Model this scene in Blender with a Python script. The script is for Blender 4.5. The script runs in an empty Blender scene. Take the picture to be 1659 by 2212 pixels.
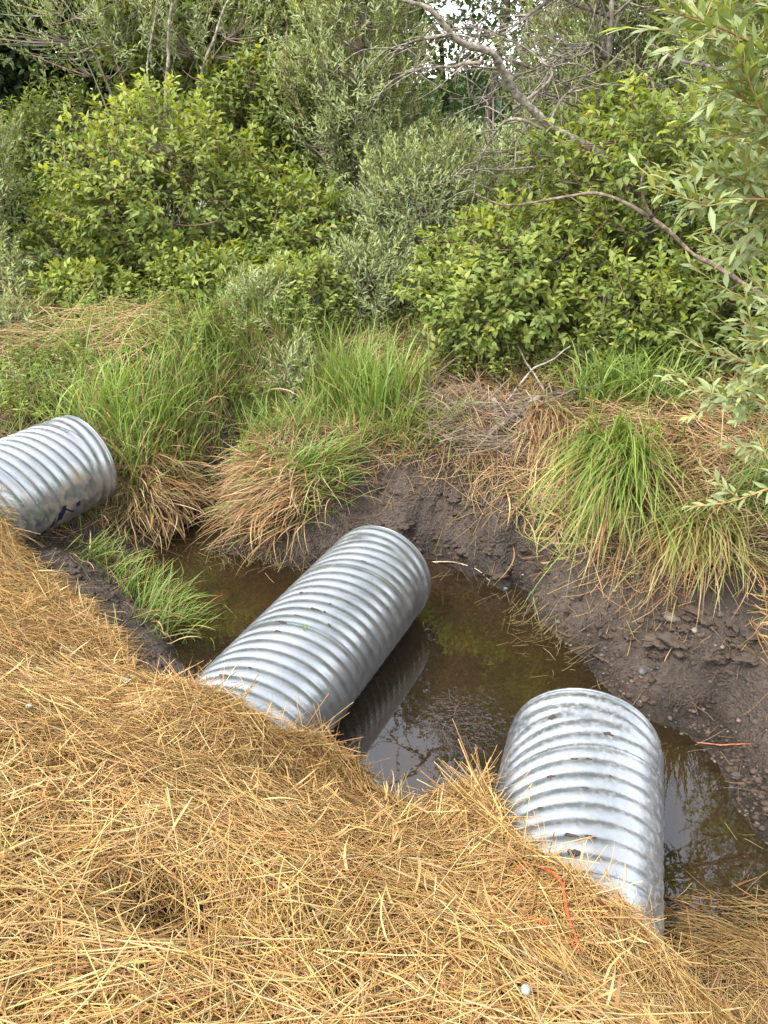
import bpy, math, random
import numpy as np
from mathutils import Vector

rng = np.random.default_rng(7)
random.seed(7)
SC = bpy.context.scene
COL = SC.collection
R_ = math.radians

# ------------------------------------------------------------------ camera, sky, sun, exposure
EYE = np.array([0.0, 0.0, 2.65]); PITCH = R_(28.2); FPX = 769.0
cd = bpy.data.cameras.new('camera'); cam = bpy.data.objects.new('camera', cd); COL.objects.link(cam)
cam.location = EYE; cam.rotation_euler = (R_(90) - PITCH, 0, 0)
cd.sensor_fit = 'VERTICAL'; cd.sensor_height = 36.0; cd.lens = 36.0 * FPX / 1024.0
cd.clip_start = 0.02; cd.clip_end = 3000
SC.camera = cam

SUN_EL, SUN_AZ = R_(58), R_(232)          # azimuth of the sun, clockwise from +Y
w = bpy.data.worlds.new('World'); SC.world = w; w.use_nodes = True
nt = w.node_tree; bg = nt.nodes['Background']
sky = nt.nodes.new('ShaderNodeTexSky'); sky.sky_type = 'NISHITA'; sky.sun_disc = False
sky.sun_elevation = SUN_EL; sky.sun_rotation = SUN_AZ; sky.air_density = 1.0; sky.dust_density = 1.0
hs = nt.nodes.new('ShaderNodeHueSaturation'); hs.inputs['Saturation'].default_value = 0.30; hs.inputs['Value'].default_value = 2.8
nt.links.new(sky.outputs[0], hs.inputs['Color']); nt.links.new(hs.outputs[0], bg.inputs[0])
bg.inputs[1].default_value = 0.15
sl = bpy.data.lights.new('sun', 'SUN'); so = bpy.data.objects.new('sun', sl); COL.objects.link(so)
sl.energy = 2.1; sl.angle = R_(7.0); sl.color = (1.0, 0.95, 0.87)
sd = Vector((math.sin(SUN_AZ) * math.cos(SUN_EL), math.cos(SUN_AZ) * math.cos(SUN_EL), math.sin(SUN_EL)))
so.rotation_euler = sd.to_track_quat('Z', 'Y').to_euler(); so.location = (-4, -4, 9)
SC.view_settings.view_transform = 'Standard'; SC.view_settings.look = 'None'
SC.view_settings.exposure = 1.1; SC.view_settings.gamma = 1.0
SC.render.engine = 'CYCLES'
cy = SC.cycles
cy.max_bounces = 6; cy.diffuse_bounces = 3; cy.glossy_bounces = 3; cy.transmission_bounces = 4
cy.transparent_max_bounces = 8; cy.caustics_reflective = False; cy.caustics_refractive = False
cy.use_denoising = True; cy.sample_clamp_indirect = 6.0
try:
    cy.denoiser = 'OPENIMAGEDENOISE'; cy.denoising_input_passes = 'RGB_ALBEDO_NORMAL'; cy.denoising_prefilter = 'ACCURATE'
except Exception:
    pass

# ------------------------------------------------------------------ helpers
def ray(u, v):                                    # u, v on a 1659 x 2212 view of the photo
    s = 768 / 1659.
    a, b = (u * s - 384) / FPX, -(v * s - 512) / FPX
    d = np.array([a, math.cos(PITCH) + b * math.sin(PITCH), -math.sin(PITCH) + b * math.cos(PITCH)])
    return d
def atz(u, v, z):
    d = ray(u, v); t = (z - EYE[2]) / d[2]; return EYE + d * t
def aty(u, v, y):
    d = ray(u, v); return EYE + d * (y / d[1])

def sstep(a, b, x):
    t = np.clip((x - a) / (b - a), 0, 1); return t * t * (3 - 2 * t)

def vnoise(x, y, seed=0, z=None):                 # smooth value noise, vectorised
    x = np.asarray(x, float); y = np.asarray(y, float)
    z = np.zeros_like(x) if z is None else np.asarray(z, float)
    xi, yi, zi = np.floor(x).astype(np.int64), np.floor(y).astype(np.int64), np.floor(z).astype(np.int64)
    xf, yf, zf = x - xi, y - yi, z - zi
    xf = xf * xf * (3 - 2 * xf); yf = yf * yf * (3 - 2 * yf); zf = zf * zf * (3 - 2 * zf)
    def h(a, b, c):
        n = (a * 374761393 + b * 668265263 + c * 1274126177 + seed * 974634777) & 0xffffffff
        n = ((n ^ (n >> 13)) * 1103515245) & 0xffffffff
        n = ((n ^ (n >> 16)) * 2654435761) & 0xffffffff
        return ((n ^ (n >> 15)) & 0xffff) / 65535.0
    r = 0
    for dx in (0, 1):
        for dy in (0, 1):
            for dz in (0, 1):
                wgt = (xf if dx else 1 - xf) * (yf if dy else 1 - yf) * (zf if dz else 1 - zf)
                r = r + wgt * h(xi + dx, yi + dy, zi + dz)
    return r * 2 - 1
def fbm(x, y, seed=0, o=4):
    r = 0; a = 1.0
    for k in range(o):
        r = r + a * vnoise(np.asarray(x) * 2**k, np.asarray(y) * 2**k, seed + k); a *= 0.5
    return r

def mesh(name, V, quads=None, tris=None, col=None, smooth=True):
    V = np.asarray(V, np.float32).reshape(-1, 3)
    me = bpy.data.meshes.new(name)
    nq = 0 if quads is None else len(quads); ntr = 0 if tris is None else len(tris)
    me.vertices.add(len(V)); me.vertices.foreach_set('co', V.ravel())
    li = []
    if nq: li.append(np.asarray(quads, np.int32).ravel())
    if ntr: li.append(np.asarray(tris, np.int32).ravel())
    li = np.concatenate(li)
    me.loops.add(len(li)); me.loops.foreach_set('vertex_index', li)
    me.polygons.add(nq + ntr)
    st = np.concatenate([np.arange(nq) * 4, nq * 4 + np.arange(ntr) * 3]).astype(np.int32)
    me.polygons.foreach_set('loop_start', st)
    if smooth: me.polygons.foreach_set('use_smooth', np.ones(nq + ntr, bool))
    me.update(calc_edges=True)
    if col is not None:
        c = np.ones((len(V), 4), np.float32); c[:, :3] = col
        at = me.attributes.new('Col', 'FLOAT_COLOR', 'POINT'); at.data.foreach_set('color', c.ravel())
    return me
def obj(name, me, mat=None, parent=None, loc=None):
    o = bpy.data.objects.new(name, me); COL.objects.link(o)
    if mat is not None and me is not None and not me.materials: me.materials.append(mat)
    if parent is not None: o.parent = parent
    if loc is not None: o.location = loc
    return o
def tag(o, label=None, cat=None, group=None, kind=None):
    if label: o['label'] = label
    if cat: o['category'] = cat
    if group: o['group'] = group
    if kind: o['kind'] = kind
    return o
def thing(name, label, cat, loc, rz=0, group=None):
    o = bpy.data.objects.new(name, None); COL.objects.link(o); o.empty_display_size = 0.1
    o.location = loc; o.rotation_euler = (0, 0, rz)
    return tag(o, label, cat, group)

def unit(a):
    a = np.asarray(a, float); return a / (np.linalg.norm(a, axis=-1, keepdims=True) + 1e-9)

class Bag:                                         # collects vertices / faces / colours for ONE mesh
    def __init__(s): s.V = []; s.Q = []; s.T = []; s.C = []; s.n = 0
    def add(s, V, Q=None, T=None, C=None):
        V = np.asarray(V, np.float32).reshape(-1, 3)
        if Q is not None and len(Q): s.Q.append(np.asarray(Q).reshape(-1, 4) + s.n)
        if T is not None and len(T): s.T.append(np.asarray(T).reshape(-1, 3) + s.n)
        C = np.broadcast_to(np.asarray(C if C is not None else (1, 1, 1), np.float32), (len(V), 3))
        s.V.append(V); s.C.append(C); s.n += len(V)
    def mesh(s, name, smooth=True):
        return mesh(name, np.concatenate(s.V), np.concatenate(s.Q) if s.Q else None, np.concatenate(s.T) if s.T else None, np.concatenate(s.C), smooth)

def tubes(bag, P, rad, col, sides=3):
    """P (n,m,3) polylines, rad (n,m), col (n,3) or (n,m,3)"""
    P = np.asarray(P, float); n, m, _ = P.shape
    rad = np.broadcast_to(np.asarray(rad, float), (n, m))
    t = np.gradient(P, axis=1); t = unit(t)
    ref = np.where(np.abs(t[..., 2:3]) > 0.9, np.array([1., 0, 0]), np.array([0, 0, 1.]))
    a = unit(np.cross(t, ref)); b = np.cross(t, a)
    ang = np.arange(sides) * 2 * np.pi / sides
    V = P[:, :, None] + rad[:, :, None, None] * (np.cos(ang)[:, None] * a[:, :, None] + np.sin(ang)[:, None] * b[:, :, None])
    idx = np.arange(n * m * sides).reshape(n, m, sides)
    k2 = (np.arange(sides) + 1) % sides
    Q = np.stack([idx[:, :-1, :], idx[:, :-1, k2], idx[:, 1:, k2], idx[:, 1:, :]], -1).reshape(-1, 4)
    col = np.asarray(col, float)
    if col.ndim == 1: col = np.broadcast_to(col, (n, 3))
    if col.ndim == 2: col = np.broadcast_to(col[:, None], (n, m, 3))
    C = np.broadcast_to(col[:, :, None], (n, m, sides, 3)).reshape(-1, 3)
    T = []
    if sides >= 4:
        for k in range(1, sides - 1):
            T.append(np.stack([idx[:, 0, 0], idx[:, 0, k + 1], idx[:, 0, k]], -1)); T.append(np.stack([idx[:, -1, 0], idx[:, -1, k], idx[:, -1, k + 1]], -1))
        T = np.concatenate(T)
    bag.add(V.reshape(-1, 3), Q, T, C)

def leaf_template(wid, fold, droop, peak=0.38):
    w1, w2 = wid, wid * 0.78
    t = np.array([[0, 0, 0],
        [peak, -w1, fold], [peak, 0, 0], [peak, w1, fold],
        [0.72, -w2 * .82, fold * .8], [0.72, 0, 0], [0.72, w2 * .82, fold * .8], [1, 0, 0]], float)
    t[:, 2] -= droop * t[:, 0] ** 2
    Q = np.array([[2, 3, 6, 5], [1, 2, 5, 4]]); T = np.array([[0, 3, 2], [0, 2, 1], [5, 6, 7], [4, 5, 7]])
    return t, Q, T
def leaves(bag, pos, ax, nrm, ln, col, tmpl):
    t, Q, T = tmpl
    ax = unit(ax); nrm = np.asarray(nrm, float)
    nrm = unit(nrm - ax * (nrm * ax).sum(-1, keepdims=True)); sd_ = np.cross(nrm, ax)
    n = len(pos); k = len(t)
    # each leaf curls and droops its own way
    tt = np.broadcast_to(t, (n, k, 3)).copy()
    tt[:, :, 2] *= rng.uniform(0.2, 2.0, (n, 1)); tt[:, :, 1] *= rng.uniform(0.75, 1.15, (n, 1))
    V = pos[:, None] + ln[:, None, None] * (tt[..., 0:1] * ax[:, None] + tt[..., 1:2] * sd_[:, None] + tt[..., 2:3] * nrm[:, None])
    off = (np.arange(n) * k)[:, None, None]
    C = np.repeat(np.asarray(col), k, axis=0)
    bag.add(V.reshape(-1, 3), (Q[None] + off).reshape(-1, 4), (T[None] + off).reshape(-1, 3), C)

def blades(bag, base, az, ln, lean, bend, wid, c0, c1, m=6, twist=0.5, wander=.36):
    """ribbon blades: lean/bend in radians from the vertical; colour runs from c0 (base) to c1 (tip)"""
    n = len(base); s = np.linspace(0, 1, m + 1)
    th = lean[:, None] + bend[:, None] * s[None] ** 1.6
    ds = ln[:, None] / m
    hx = np.concatenate([np.zeros((n, 1)), np.cumsum(np.sin(th[:, :-1]) * ds, 1)], 1)
    hz = np.concatenate([np.zeros((n, 1)), np.cumsum(np.cos(th[:, :-1]) * ds, 1)], 1)
    azw = az[:, None] + rng.normal(0, wander, (n, 1)) * s[None]
    P = np.stack([base[:, 0:1] + hx * np.sin(azw), base[:, 1:2] + hx * np.cos(azw), base[:, 2:3] + hz], -1)
    wa = az + rng.normal(0, twist, n)
    sdv = np.stack([np.cos(wa), -np.sin(wa), rng.normal(0, .25, n)], -1)
    pr = np.minimum(1.0, (0.55 + s * 1.6)) * (1 - s ** 3); pr[-1] = 0.06
    off = sdv[:, None] * (wid[:, None] * pr[None] * 0.5)[..., None]
    V = np.stack([P - off, P + off], 2)
    idx = np.arange(n * (m + 1) * 2).reshape(n, m + 1, 2)
    Q = np.stack([idx[:, :-1, 0], idx[:, :-1, 1], idx[:, 1:, 1], idx[:, 1:, 0]], -1).reshape(-1, 4)
    sc = s[None, :, None]
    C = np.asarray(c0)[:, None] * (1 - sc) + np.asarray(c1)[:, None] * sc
    C = np.repeat(C[:, :, None], 2, 2)
    bag.add(V.reshape(-1, 3), Q, None, C.reshape(-1, 3))
    return P

def tint(n, base, var=0.25, hue=0.12):
    b = np.asarray(base, float)
    k = np.exp(rng.normal(0, var, (n, 1))); h = np.exp(rng.normal(0, hue, (n, 3)))
    return np.clip(b * k * h, 0.002, 0.95)
def pick(n, cols, p=None, var=0.18):
    cols = np.asarray(cols, float); i = rng.choice(len(cols), n, p=p)
    return np.clip(cols[i] * np.exp(rng.normal(0, var, (n, 1))) * np.exp(rng.normal(0, .06, (n, 3))), 0.002, 0.95)

# ------------------------------------------------------------------ materials
def N(nt, t, **kw):
    n = nt.nodes.new(t)
    for k, v in kw.items(): setattr(n, k, v)
    return n
def new_mat(name):
    m = bpy.data.materials.new(name); m.use_nodes = True
    return m, m.node_tree, m.node_tree.nodes['Principled BSDF'], m.node_tree.nodes['Material Output']
def attr_mat(name, rough=0.6, spec=0.3, transl=0.0, back=None, backfac=0.6, bump=0.0, bscale=200., tcol=None, mottle=0):
    m, nt, b, out = new_mat(name)
    a = N(nt, 'ShaderNodeAttribute', attribute_name='Col'); c = a.outputs['Color']
    if back is not None:
        g = N(nt, 'ShaderNodeNewGeometry'); mx = N(nt, 'ShaderNodeMix', data_type='RGBA')
        mul = N(nt, 'ShaderNodeMath', operation='MULTIPLY'); mul.inputs[1].default_value = backfac
        nt.links.new(g.outputs['Backfacing'], mul.inputs[0]); nt.links.new(mul.outputs[0], mx.inputs['Factor'])
        nt.links.new(c, mx.inputs['A']); mx.inputs['B'].default_value = (*back, 1); c = mx.outputs['Result']
    nt.links.new(c, b.inputs['Base Color'])
    b.inputs['Roughness'].default_value = rough; b.inputs['Specular IOR Level'].default_value = spec
    if bump:
        n = N(nt, 'ShaderNodeTexNoise'); n.inputs['Scale'].default_value = bscale; n.inputs['Detail'].default_value = 4
        tc = N(nt, 'ShaderNodeTexCoord'); nt.links.new(tc.outputs['Object'], n.inputs['Vector'])
        bp = N(nt, 'ShaderNodeBump'); bp.inputs['Strength'].default_value = bump; bp.inputs['Distance'].default_value = 0.01
        if mottle:
            mr = N(nt, 'ShaderNodeMapRange'); mr.inputs['From Min'].default_value = .3; mr.inputs['From Max'].default_value = .7; mr.inputs['To Min'].default_value = 1 - mottle; mr.inputs['To Max'].default_value = 1 + mottle * .8
            n3 = N(nt, 'ShaderNodeTexNoise'); n3.inputs['Scale'].default_value = 28; n3.inputs['Detail'].default_value = 6; nt.links.new(tc.outputs['Object'], n3.inputs['Vector'])
            mm = N(nt, 'ShaderNodeMix', data_type='RGBA', blend_type='MULTIPLY'); mm.inputs['Factor'].default_value = 1; nt.links.new(n3.outputs[0], mr.inputs[0]); nt.links.new(c, mm.inputs['A']); nt.links.new(mr.outputs[0], mm.inputs['B']); nt.links.new(mm.outputs['Result'], b.inputs['Base Color'])
        nt.links.new(n.outputs[0], bp.inputs['Height']); nt.links.new(bp.outputs[0], b.inputs['Normal'])
    if transl:
        tr = N(nt, 'ShaderNodeBsdfTranslucent'); mul = N(nt, 'ShaderNodeMix', data_type='RGBA', blend_type='MULTIPLY')
        mul.inputs['Factor'].default_value = 1; nt.links.new(c, mul.inputs['A'])
        mul.inputs['B'].default_value = (*(tcol or (1.5, 1.45, .7)), 1)
        nt.links.new(mul.outputs['Result'], tr.inputs['Color'])
        ms = N(nt, 'ShaderNodeMixShader'); ms.inputs[0].default_value = transl
        nt.links.new(b.outputs[0], ms.inputs[1]); nt.links.new(tr.outputs[0], ms.inputs[2]); nt.links.new(ms.outputs[0], out.inputs[0])
    return m

M_dog = attr_mat('dogwood_leaf', 0.5, 0.3, 0.38, (0.17, 0.21, 0.07), 0.5)
M_wil = attr_mat('willow_leaf', 0.5, 0.35, 0.30, (0.27, 0.31, 0.16), 0.6)
M_far = attr_mat('far_leaf', 0.6, 0.2, 0.2)
M_grass = attr_mat('grass_blade', 0.5, 0.35, 0.28)
M_dry = attr_mat('dry_grass', 0.6, 0.25, 0.12, tcol=(1.2, 1.1, .8))
M_straw = attr_mat('straw', 0.45, 0.4, 0.12, tcol=(1.2, 1.1, .8))
M_bark = attr_mat('bark', 0.85, 0.15, 0, bump=1.0, bscale=45., mottle=.7)
M_twig = attr_mat('twig', 0.7, 0.25)
M_stone = attr_mat('stone', 0.55, 0.35, 0, bump=0.25, bscale=90.)
M_clod = attr_mat('mud_clod', 0.75, 0.25, 0, bump=0.9, bscale=120.)

# ------------------------------------------------------------------ terrain
PIPES = {'mid': (np.array([-.009, 3.764, .234]), R_(25.8)), 'right': (np.array([.835, 2.365, .274]), R_(17.6)), 'left': (np.array([-1.983, 4.63, .559]), R_(31.1))}
PR = 0.3085; TILT = 0.012
def pipe_axes(k):
    E, a = PIPES[k]; ax = unit(np.array([math.sin(a), math.cos(a), TILT])); rt = np.array([math.cos(a), -math.sin(a), 0]); up = np.cross(rt, ax)
    return E, ax, rt, up

# edge of the straw (world x -> y); straw lies on the camera's side of it
SX = np.array([-6, -4, -2.75, -2.30, -2.10, -1.85, -1.40, -1.10, -.95, -.84, -.74, -.64, -.53, -.42, -.34, -.14, .05, .23, .36, .40, .50, .60, .69, .79, .86, .95, 1.05, 1.2, 1.5, 2, 4])
SY = np.array([6.2, 5.0, 4.15, 3.82, 3.68, 3.52, 3.10, 2.70, 2.56, 2.46, 2.385, 2.35, 2.30, 2.26, 2.33, 2.37, 2.26, 2.15, 2.02, 1.70, 1.58, 1.51, 1.44, 1.36, 1.30, 1.26, 1.28, 1.42, 1.50, 1.5, 1.4])
def straw_y(x): return np.interp(x, SX, SY)

ctrl = []
def cp(u, v, z): p = atz(u, v, z); ctrl.append((p[0], p[1], z))
def cw(x, y, z): ctrl.append((x, y, z))
# water bed
for (x, y, z) in [(.2, 3.0, -.24), (.5, 3.2, -.2), (.1, 2.6, -.2), (-.6, 3.7, -.2), (-1.1, 3.9, -.18), (-1.3, 4.25, -.12), (-.3, 4.0, -.16), (.5, 2.5, -.22), (.75, 2.9, -.15), (.3, 3.7, -.14), (1.15, 2.2, -.16), (1.3, 1.9, -.14), (-.9, 3.3, -.16), (-.5, 3.1, -.2), (.35, 4.0, -.08), (.7, 2.0, -.2), (.95, 3.2, -.06)]: cw(x, y, z)
# far shore
for (u, v) in [(960, 1215), (1040, 1250), (1150, 1310), (1200, 1370), (1290, 1470), (1370, 1530), (1500, 1610), (1590, 1750), (1659, 1830)]: cp(u, v, 0.0)
for (u, v) in [(430, 1090), (485, 1060), (310, 1195), (300, 1240), (470, 1190), (560, 1205), (660, 1225)]: cp(u, v, 0.0)
cw(-1.25, 4.75, -.14); cw(-1.29, 5.15, -.10); cw(-1.27, 4.95, -.12); cw(-1.2, 5.6, .05); cw(-1.15, 5.9, .25)
# mud bank
for (u, v, z) in [(900, 1100, .24), (800, 1080, .25), (960, 1035, .42), (860, 1035, .40), (1000, 1150, .16), (1120, 1170, .24), (1100, 1110, .40), (1200, 1180, .30), (1230, 1270, .20), (1330, 1300, .22), (1450, 1330, .30), (1550, 1400, .30), (1659, 1430, .36), (1350, 1420, .08), (1450, 1500, .09), (1600, 1560, .09), (1659, 1650, .07), (1560, 1480, .14)]: cp(u, v, z)
# grass bank
for (u, v, z) in [(700, 1000, .48), (560, 1060, .26), (520, 960, .42), (620, 940, .52), (780, 880, .58), (480, 860, .58), (560, 780, .78), (300, 900, .55), (300, 1000, .36), (340, 1080, .20), (300, 1140, .10), (200, 1130, .22), (210, 1160, .14), (150, 820, .72), (0, 850, .66), (0, 760, .80), (100, 680, .92), (300, 680, .92), (450, 620, .98), (700, 680, .90), (900, 700, .92), (1000, 900, .66), (1050, 1000, .52), (1150, 900, .72), (1250, 1000, .62), (1250, 850, .82), (1350, 1100, .56), (1450, 1000, .72), (1480, 1180, .52), (1600, 1000, .80), (1600, 1200, .58), (1659, 1330, .5), (1100, 720, .95), (1300, 760, .95), (1550, 800, .98)]: cp(u, v, z)
# near bank
for (x, y, z) in [(-.34, 2.38, .02), (-.14, 2.42, .0), (.05, 2.3, .0), (.23, 2.18, .0), (.4, 2.05, .0), (1.0, 1.66, .02), (1.2, 1.6, .04), (1.6, 1.55, .05), (2.2, 1.5, .1),
                  (-.2, 2.05, .28), (.1, 1.9, .30), (.3, 1.75, .32), (1.0, 1.3, .03), (1.0, 1.1, .22), (1.3, 1.2, .12), (1.8, 1.1, .3), (-.9, 2.55, .24), (-1.1, 2.85, .20), (-1.4, 3.25, .22), (-1.85, 3.6, .34), (-2.2, 3.85, .36), (-1.0, 3.1, .02), (-1.3, 3.5, .06), (-1.5, 3.8, .02), (-1.75, 3.95, .14), (-2.0, 4.05, .22), (-2.4, 4.2, .30),
                  (-1.1, 2.3, .50), (-1.5, 2.6, .52), (-2.0, 3.0, .52), (-.6, 1.9, .60), (-.9, 1.6, .85), (-1.5, 1.8, .88), (-.3, 1.5, .68), (.1, 1.4, .66), (.3, 1.2, .78), (0, .9, .98), (.6, .9, .86), (.9, .8, .72), (1.2, .6, .7), (0, .3, 1.05), (-1, .9, 1.05), (-2, 1.5, 1.02), (-3, 2.5, .95), (-3.5, 3.6, .75), (-4, 1, 1.05), (1.5, 0, 1.0), (3, 0, 1.0), (0, -1.5, 1.05), (-4, -1, 1.05), (-4.6, 5.0, .7), (-3.5, 5.6, .62), (-2.8, 5.1, .48), (-2.3, 5.2, .46)]: cw(x, y, z)
for (x, y, z) in [(-6, 8, 1.0), (-3, 8.5, 1.0), (0, 8.5, .98), (2.5, 7.5, 1.0), (5, 7, 1.05), (6, 4, .9), (3.5, 4.5, .85), (3, 3, .45), (3, 2.2, .15), (4.5, 2.5, .5), (-6, 5, .8), (-6, 2, 1.0), (6, 0, 1.0), (0, 11, 1.0), (-6, 11, 1.0), (6, 11, 1.0), (5, 1.2, .4)]: cw(x, y, z)
ctrl = np.array(ctrl)
def tps_fit(P):
    n = len(P); d = np.linalg.norm(P[:, None, :2] - P[None, :, :2], axis=-1)
    K = np.where(d > 0, d ** 2 * np.log(d + 1e-12), 0) + np.eye(n) * 0.004
    A = np.zeros((n + 3, n + 3)); A[:n, :n] = K; A[:n, n] = 1; A[:n, n + 1:] = P[:, :2]; A[n:, :n] = A[:n, n:].T
    return np.linalg.solve(A, np.concatenate([P[:, 2], np.zeros(3)]))
TW = tps_fit(ctrl)
def tps(x, y):
    x = np.clip(np.asarray(x, float), -6, 6); y = np.clip(np.asarray(y, float), -2, 11)
    sh = x.shape; x = x.ravel(); y = y.ravel(); out = TW[-3] + TW[-2] * x + TW[-1] * y
    for i, (px, py, _) in enumerate(ctrl):
        r2 = (x - px) ** 2 + (y - py) ** 2
        out = out + TW[i] * 0.5 * r2 * np.log(r2 + 1e-12)
    return out.reshape(sh)

def axis_coords(lo, hi, step, far):
    core = np.arange(lo, hi + step / 2, step); g = []; d = step; x = hi
    while x < far:
        d *= 1.18; x += d; g.append(x)
    g2 = []; d = step; x = lo
    while x > -far:
        d *= 1.18; x -= d; g2.append(x)
    return np.concatenate([np.array(g2[::-1]), core, np.array(g)])
GX = axis_coords(-3.6, 3.2, 0.017, 600); GY = axis_coords(0.5, 6.6, 0.017, 900)
XX, YY = np.meshgrid(GX, GY)
ZZ = tps(XX, YY)
STR = sstep(-0.02, 0.06, straw_y(XX) - YY)                       # straw mask
# mounds over the pipes
for k, wdt in (('mid', .62), ('right', .55), ('left', .7)):
    E, ax, rt, up = pipe_axes(k)
    dx, dy = XX - E[0], YY - E[1]
    s = -(dx * ax[0] + dy * ax[1]) / math.hypot(ax[0], ax[1]); t = dx * rt[0] + dy * rt[1]
    M = E[2] - TILT * s + PR + 0.045 - 1.35 * t ** 2 - np.clip(s - 2.2, 0, 9) * .1
    M = np.where((np.abs(t) < wdt) & (s > .3), M, -9)
    msk = sstep(-0.03, 0.03, straw_y(XX) - YY)
    ZZ = np.where((M > ZZ) & (msk > 0), ZZ + (M - ZZ) * msk, ZZ)
core = (np.abs(XX) < 5) & (YY < 9)
mudn = fbm(XX * 2.6, YY * 2.6, 3, 5) * .055 + (np.abs(fbm(XX * 4, YY * 4, 11, 4)) ** .8) * .06 - .03 + .014 * np.abs(fbm(XX * 13, YY * 13, 15, 3)) + .03 * np.round(1.5 * vnoise(XX * 5.5, YY * 5.5, 17)) * .4
bedn = fbm(XX * 3, YY * 3, 5, 3) * .02
under = ZZ < 0.0
ZZ = ZZ + np.where(core, np.where(under, bedn * .6, mudn * (1 - STR) * np.clip(ZZ / .06, 0.15, 1)) + STR * fbm(XX * 3.5, YY * 3.5, 21, 3) * .028, 0)
# tracks and slabs pressed in the mud behind the middle pipe
for (u, v, z, az, L, wd, dp) in [(1130, 1170, .27, -12, .42, .10, .07), (900, 1120, .22, 40, .35, .05, .04), (950, 1080, .33, 25, .30, .05, .045), (1040, 1210, .10, 10, .3, .04, .04)]:
    p = atz(u, v, z); a = R_(az); dx, dy = XX - p[0], YY - p[1]
    s = (dx * math.sin(a) + dy * math.cos(a)) / L; t = (dx * math.cos(a) - dy * math.sin(a)) / wd
    ZZ -= dp * np.exp(-(t ** 4) - (s * 1.6) ** 4) - dp * .5 * np.exp(-((np.abs(t) - 1.5) / .45) ** 2 - (s * 1.5) ** 4)
# the dark hollow in the straw
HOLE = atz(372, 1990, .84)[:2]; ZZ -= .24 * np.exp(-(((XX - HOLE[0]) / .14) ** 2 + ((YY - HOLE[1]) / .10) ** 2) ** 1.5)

def ground_z(x, y):
    x = np.asarray(x, float); y = np.asarray(y, float)
    i = np.clip(np.searchsorted(GX, x) - 1, 0, len(GX) - 2); j = np.clip(np.searchsorted(GY, y) - 1, 0, len(GY) - 2)
    fx = (x - GX[i]) / (GX[i + 1] - GX[i]); fy = (y - GY[j]) / (GY[j + 1] - GY[j])
    return (ZZ[j, i] * (1 - fx) + ZZ[j, i + 1] * fx) * (1 - fy) + (ZZ[j + 1, i] * (1 - fx) + ZZ[j + 1, i + 1] * fx) * fy
def hit(u, v):                                       # the ground point seen at u, v
    d = ray(u, v); t = np.linspace(.6, 14, 6000); P = EYE + d * t[:, None]
    b = np.nonzero(P[:, 2] <= ground_z(P[:, 0], P[:, 1]))[0]
    p = P[b[0]] if len(b) else P[-1]
    return np.array([p[0], p[1], float(ground_z(p[0], p[1]))])
def gnormal(x, y, e=.05):
    return unit(np.stack([-(ground_z(x + e, y) - ground_z(x - e, y)) / (2 * e), -(ground_z(x, y + e) - ground_z(x, y - e)) / (2 * e), np.ones_like(x)], -1))

# ground colour: mud, wet mud, thatch soil, straw-covered soil, far field
mud = np.array([.074, .053, .038]); bed = np.array([.15, .105, .058]); soil = np.array([.045, .031, .018]); sstraw = np.array([.10, .055, .02]); field = np.array([.16, .22, .05])
gr = sstep(.30, .60, ZZ + .10 * fbm(XX * 1.5, YY * 1.5, 31, 3) - .12 * (XX > .4) * (YY < 4.4))
C = mud + (soil - mud) * gr[..., None]
wet = sstep(.09, .0, ZZ)
C = C * (1 - .45 * sstep(.10, .01, ZZ) * (ZZ > 0))[..., None]; C = C * (1 - .45 * sstep(.15, .75, gr) * (1 - sstep(.8, 1, gr)))[..., None]
C = C + (bed - C) * sstep(0.0, -.05, ZZ)[..., None]
C = C * (1 + .30 * fbm(XX * 4, YY * 4, 41, 4) + .15 * vnoise(XX * 30, YY * 30, 9))[..., None]
C = C + (sstraw - C) * STR[..., None]
ff = sstep(10.5, 14, np.hypot(XX, YY)); C = C + (field * (1 + .3 * fbm(XX * .05, YY * .3, 51, 3))[..., None] - C) * ff[..., None]
C = C * (1 - .6 * np.exp(-(((XX - HOLE[0]) / .14) ** 2 + ((YY - HOLE[1]) / .10) ** 2) ** 1.5))[..., None]; C = np.clip(C, .008, .9)  # ground colour also darkened inside the hollow, standing in for its shade
ny, nx = XX.shape; idx = np.arange(ny * nx).reshape(ny, nx)
Q = np.stack([idx[:-1, :-1], idx[:-1, 1:], idx[1:, 1:], idx[1:, :-1]], -1).reshape(-1, 4)
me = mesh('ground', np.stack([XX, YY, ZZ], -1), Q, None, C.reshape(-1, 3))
wa = me.attributes.new('wet', 'FLOAT', 'POINT'); wa.data.foreach_set('value', np.clip(sstep(.13, .015, ZZ + .03 * fbm(XX * 6, YY * 6, 61, 3)) * (1 - STR) + .25 * (1 - gr) * (1 - STR), 0, 1).astype(np.float32).ravel())
m, nt, b, out = new_mat('earth')
a = N(nt, 'ShaderNodeAttribute', attribute_name='Col'); wt = N(nt, 'ShaderNodeAttribute', attribute_name='wet')
tc = N(nt, 'ShaderNodeTexCoord')
n1 = N(nt, 'ShaderNodeTexNoise'); n1.inputs['Scale'].default_value = 38; n1.inputs['Detail'].default_value = 8; n1.inputs['Roughness'].default_value = .65
n2 = N(nt, 'ShaderNodeTexVoronoi'); n2.inputs['Scale'].default_value = 70
for n in (n1, n2): nt.links.new(tc.outputs['Object'], n.inputs['Vector'])
mr = N(nt, 'ShaderNodeMapRange'); mr.inputs['From Min'].default_value = .3; mr.inputs['From Max'].default_value = .7; mr.inputs['To Min'].default_value = .62; mr.inputs['To Max'].default_value = 1.35
nt.links.new(n1.outputs[0], mr.inputs[0])
mul = N(nt, 'ShaderNodeMix', data_type='RGBA', blend_type='MULTIPLY'); mul.inputs['Factor'].default_value = 1
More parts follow.
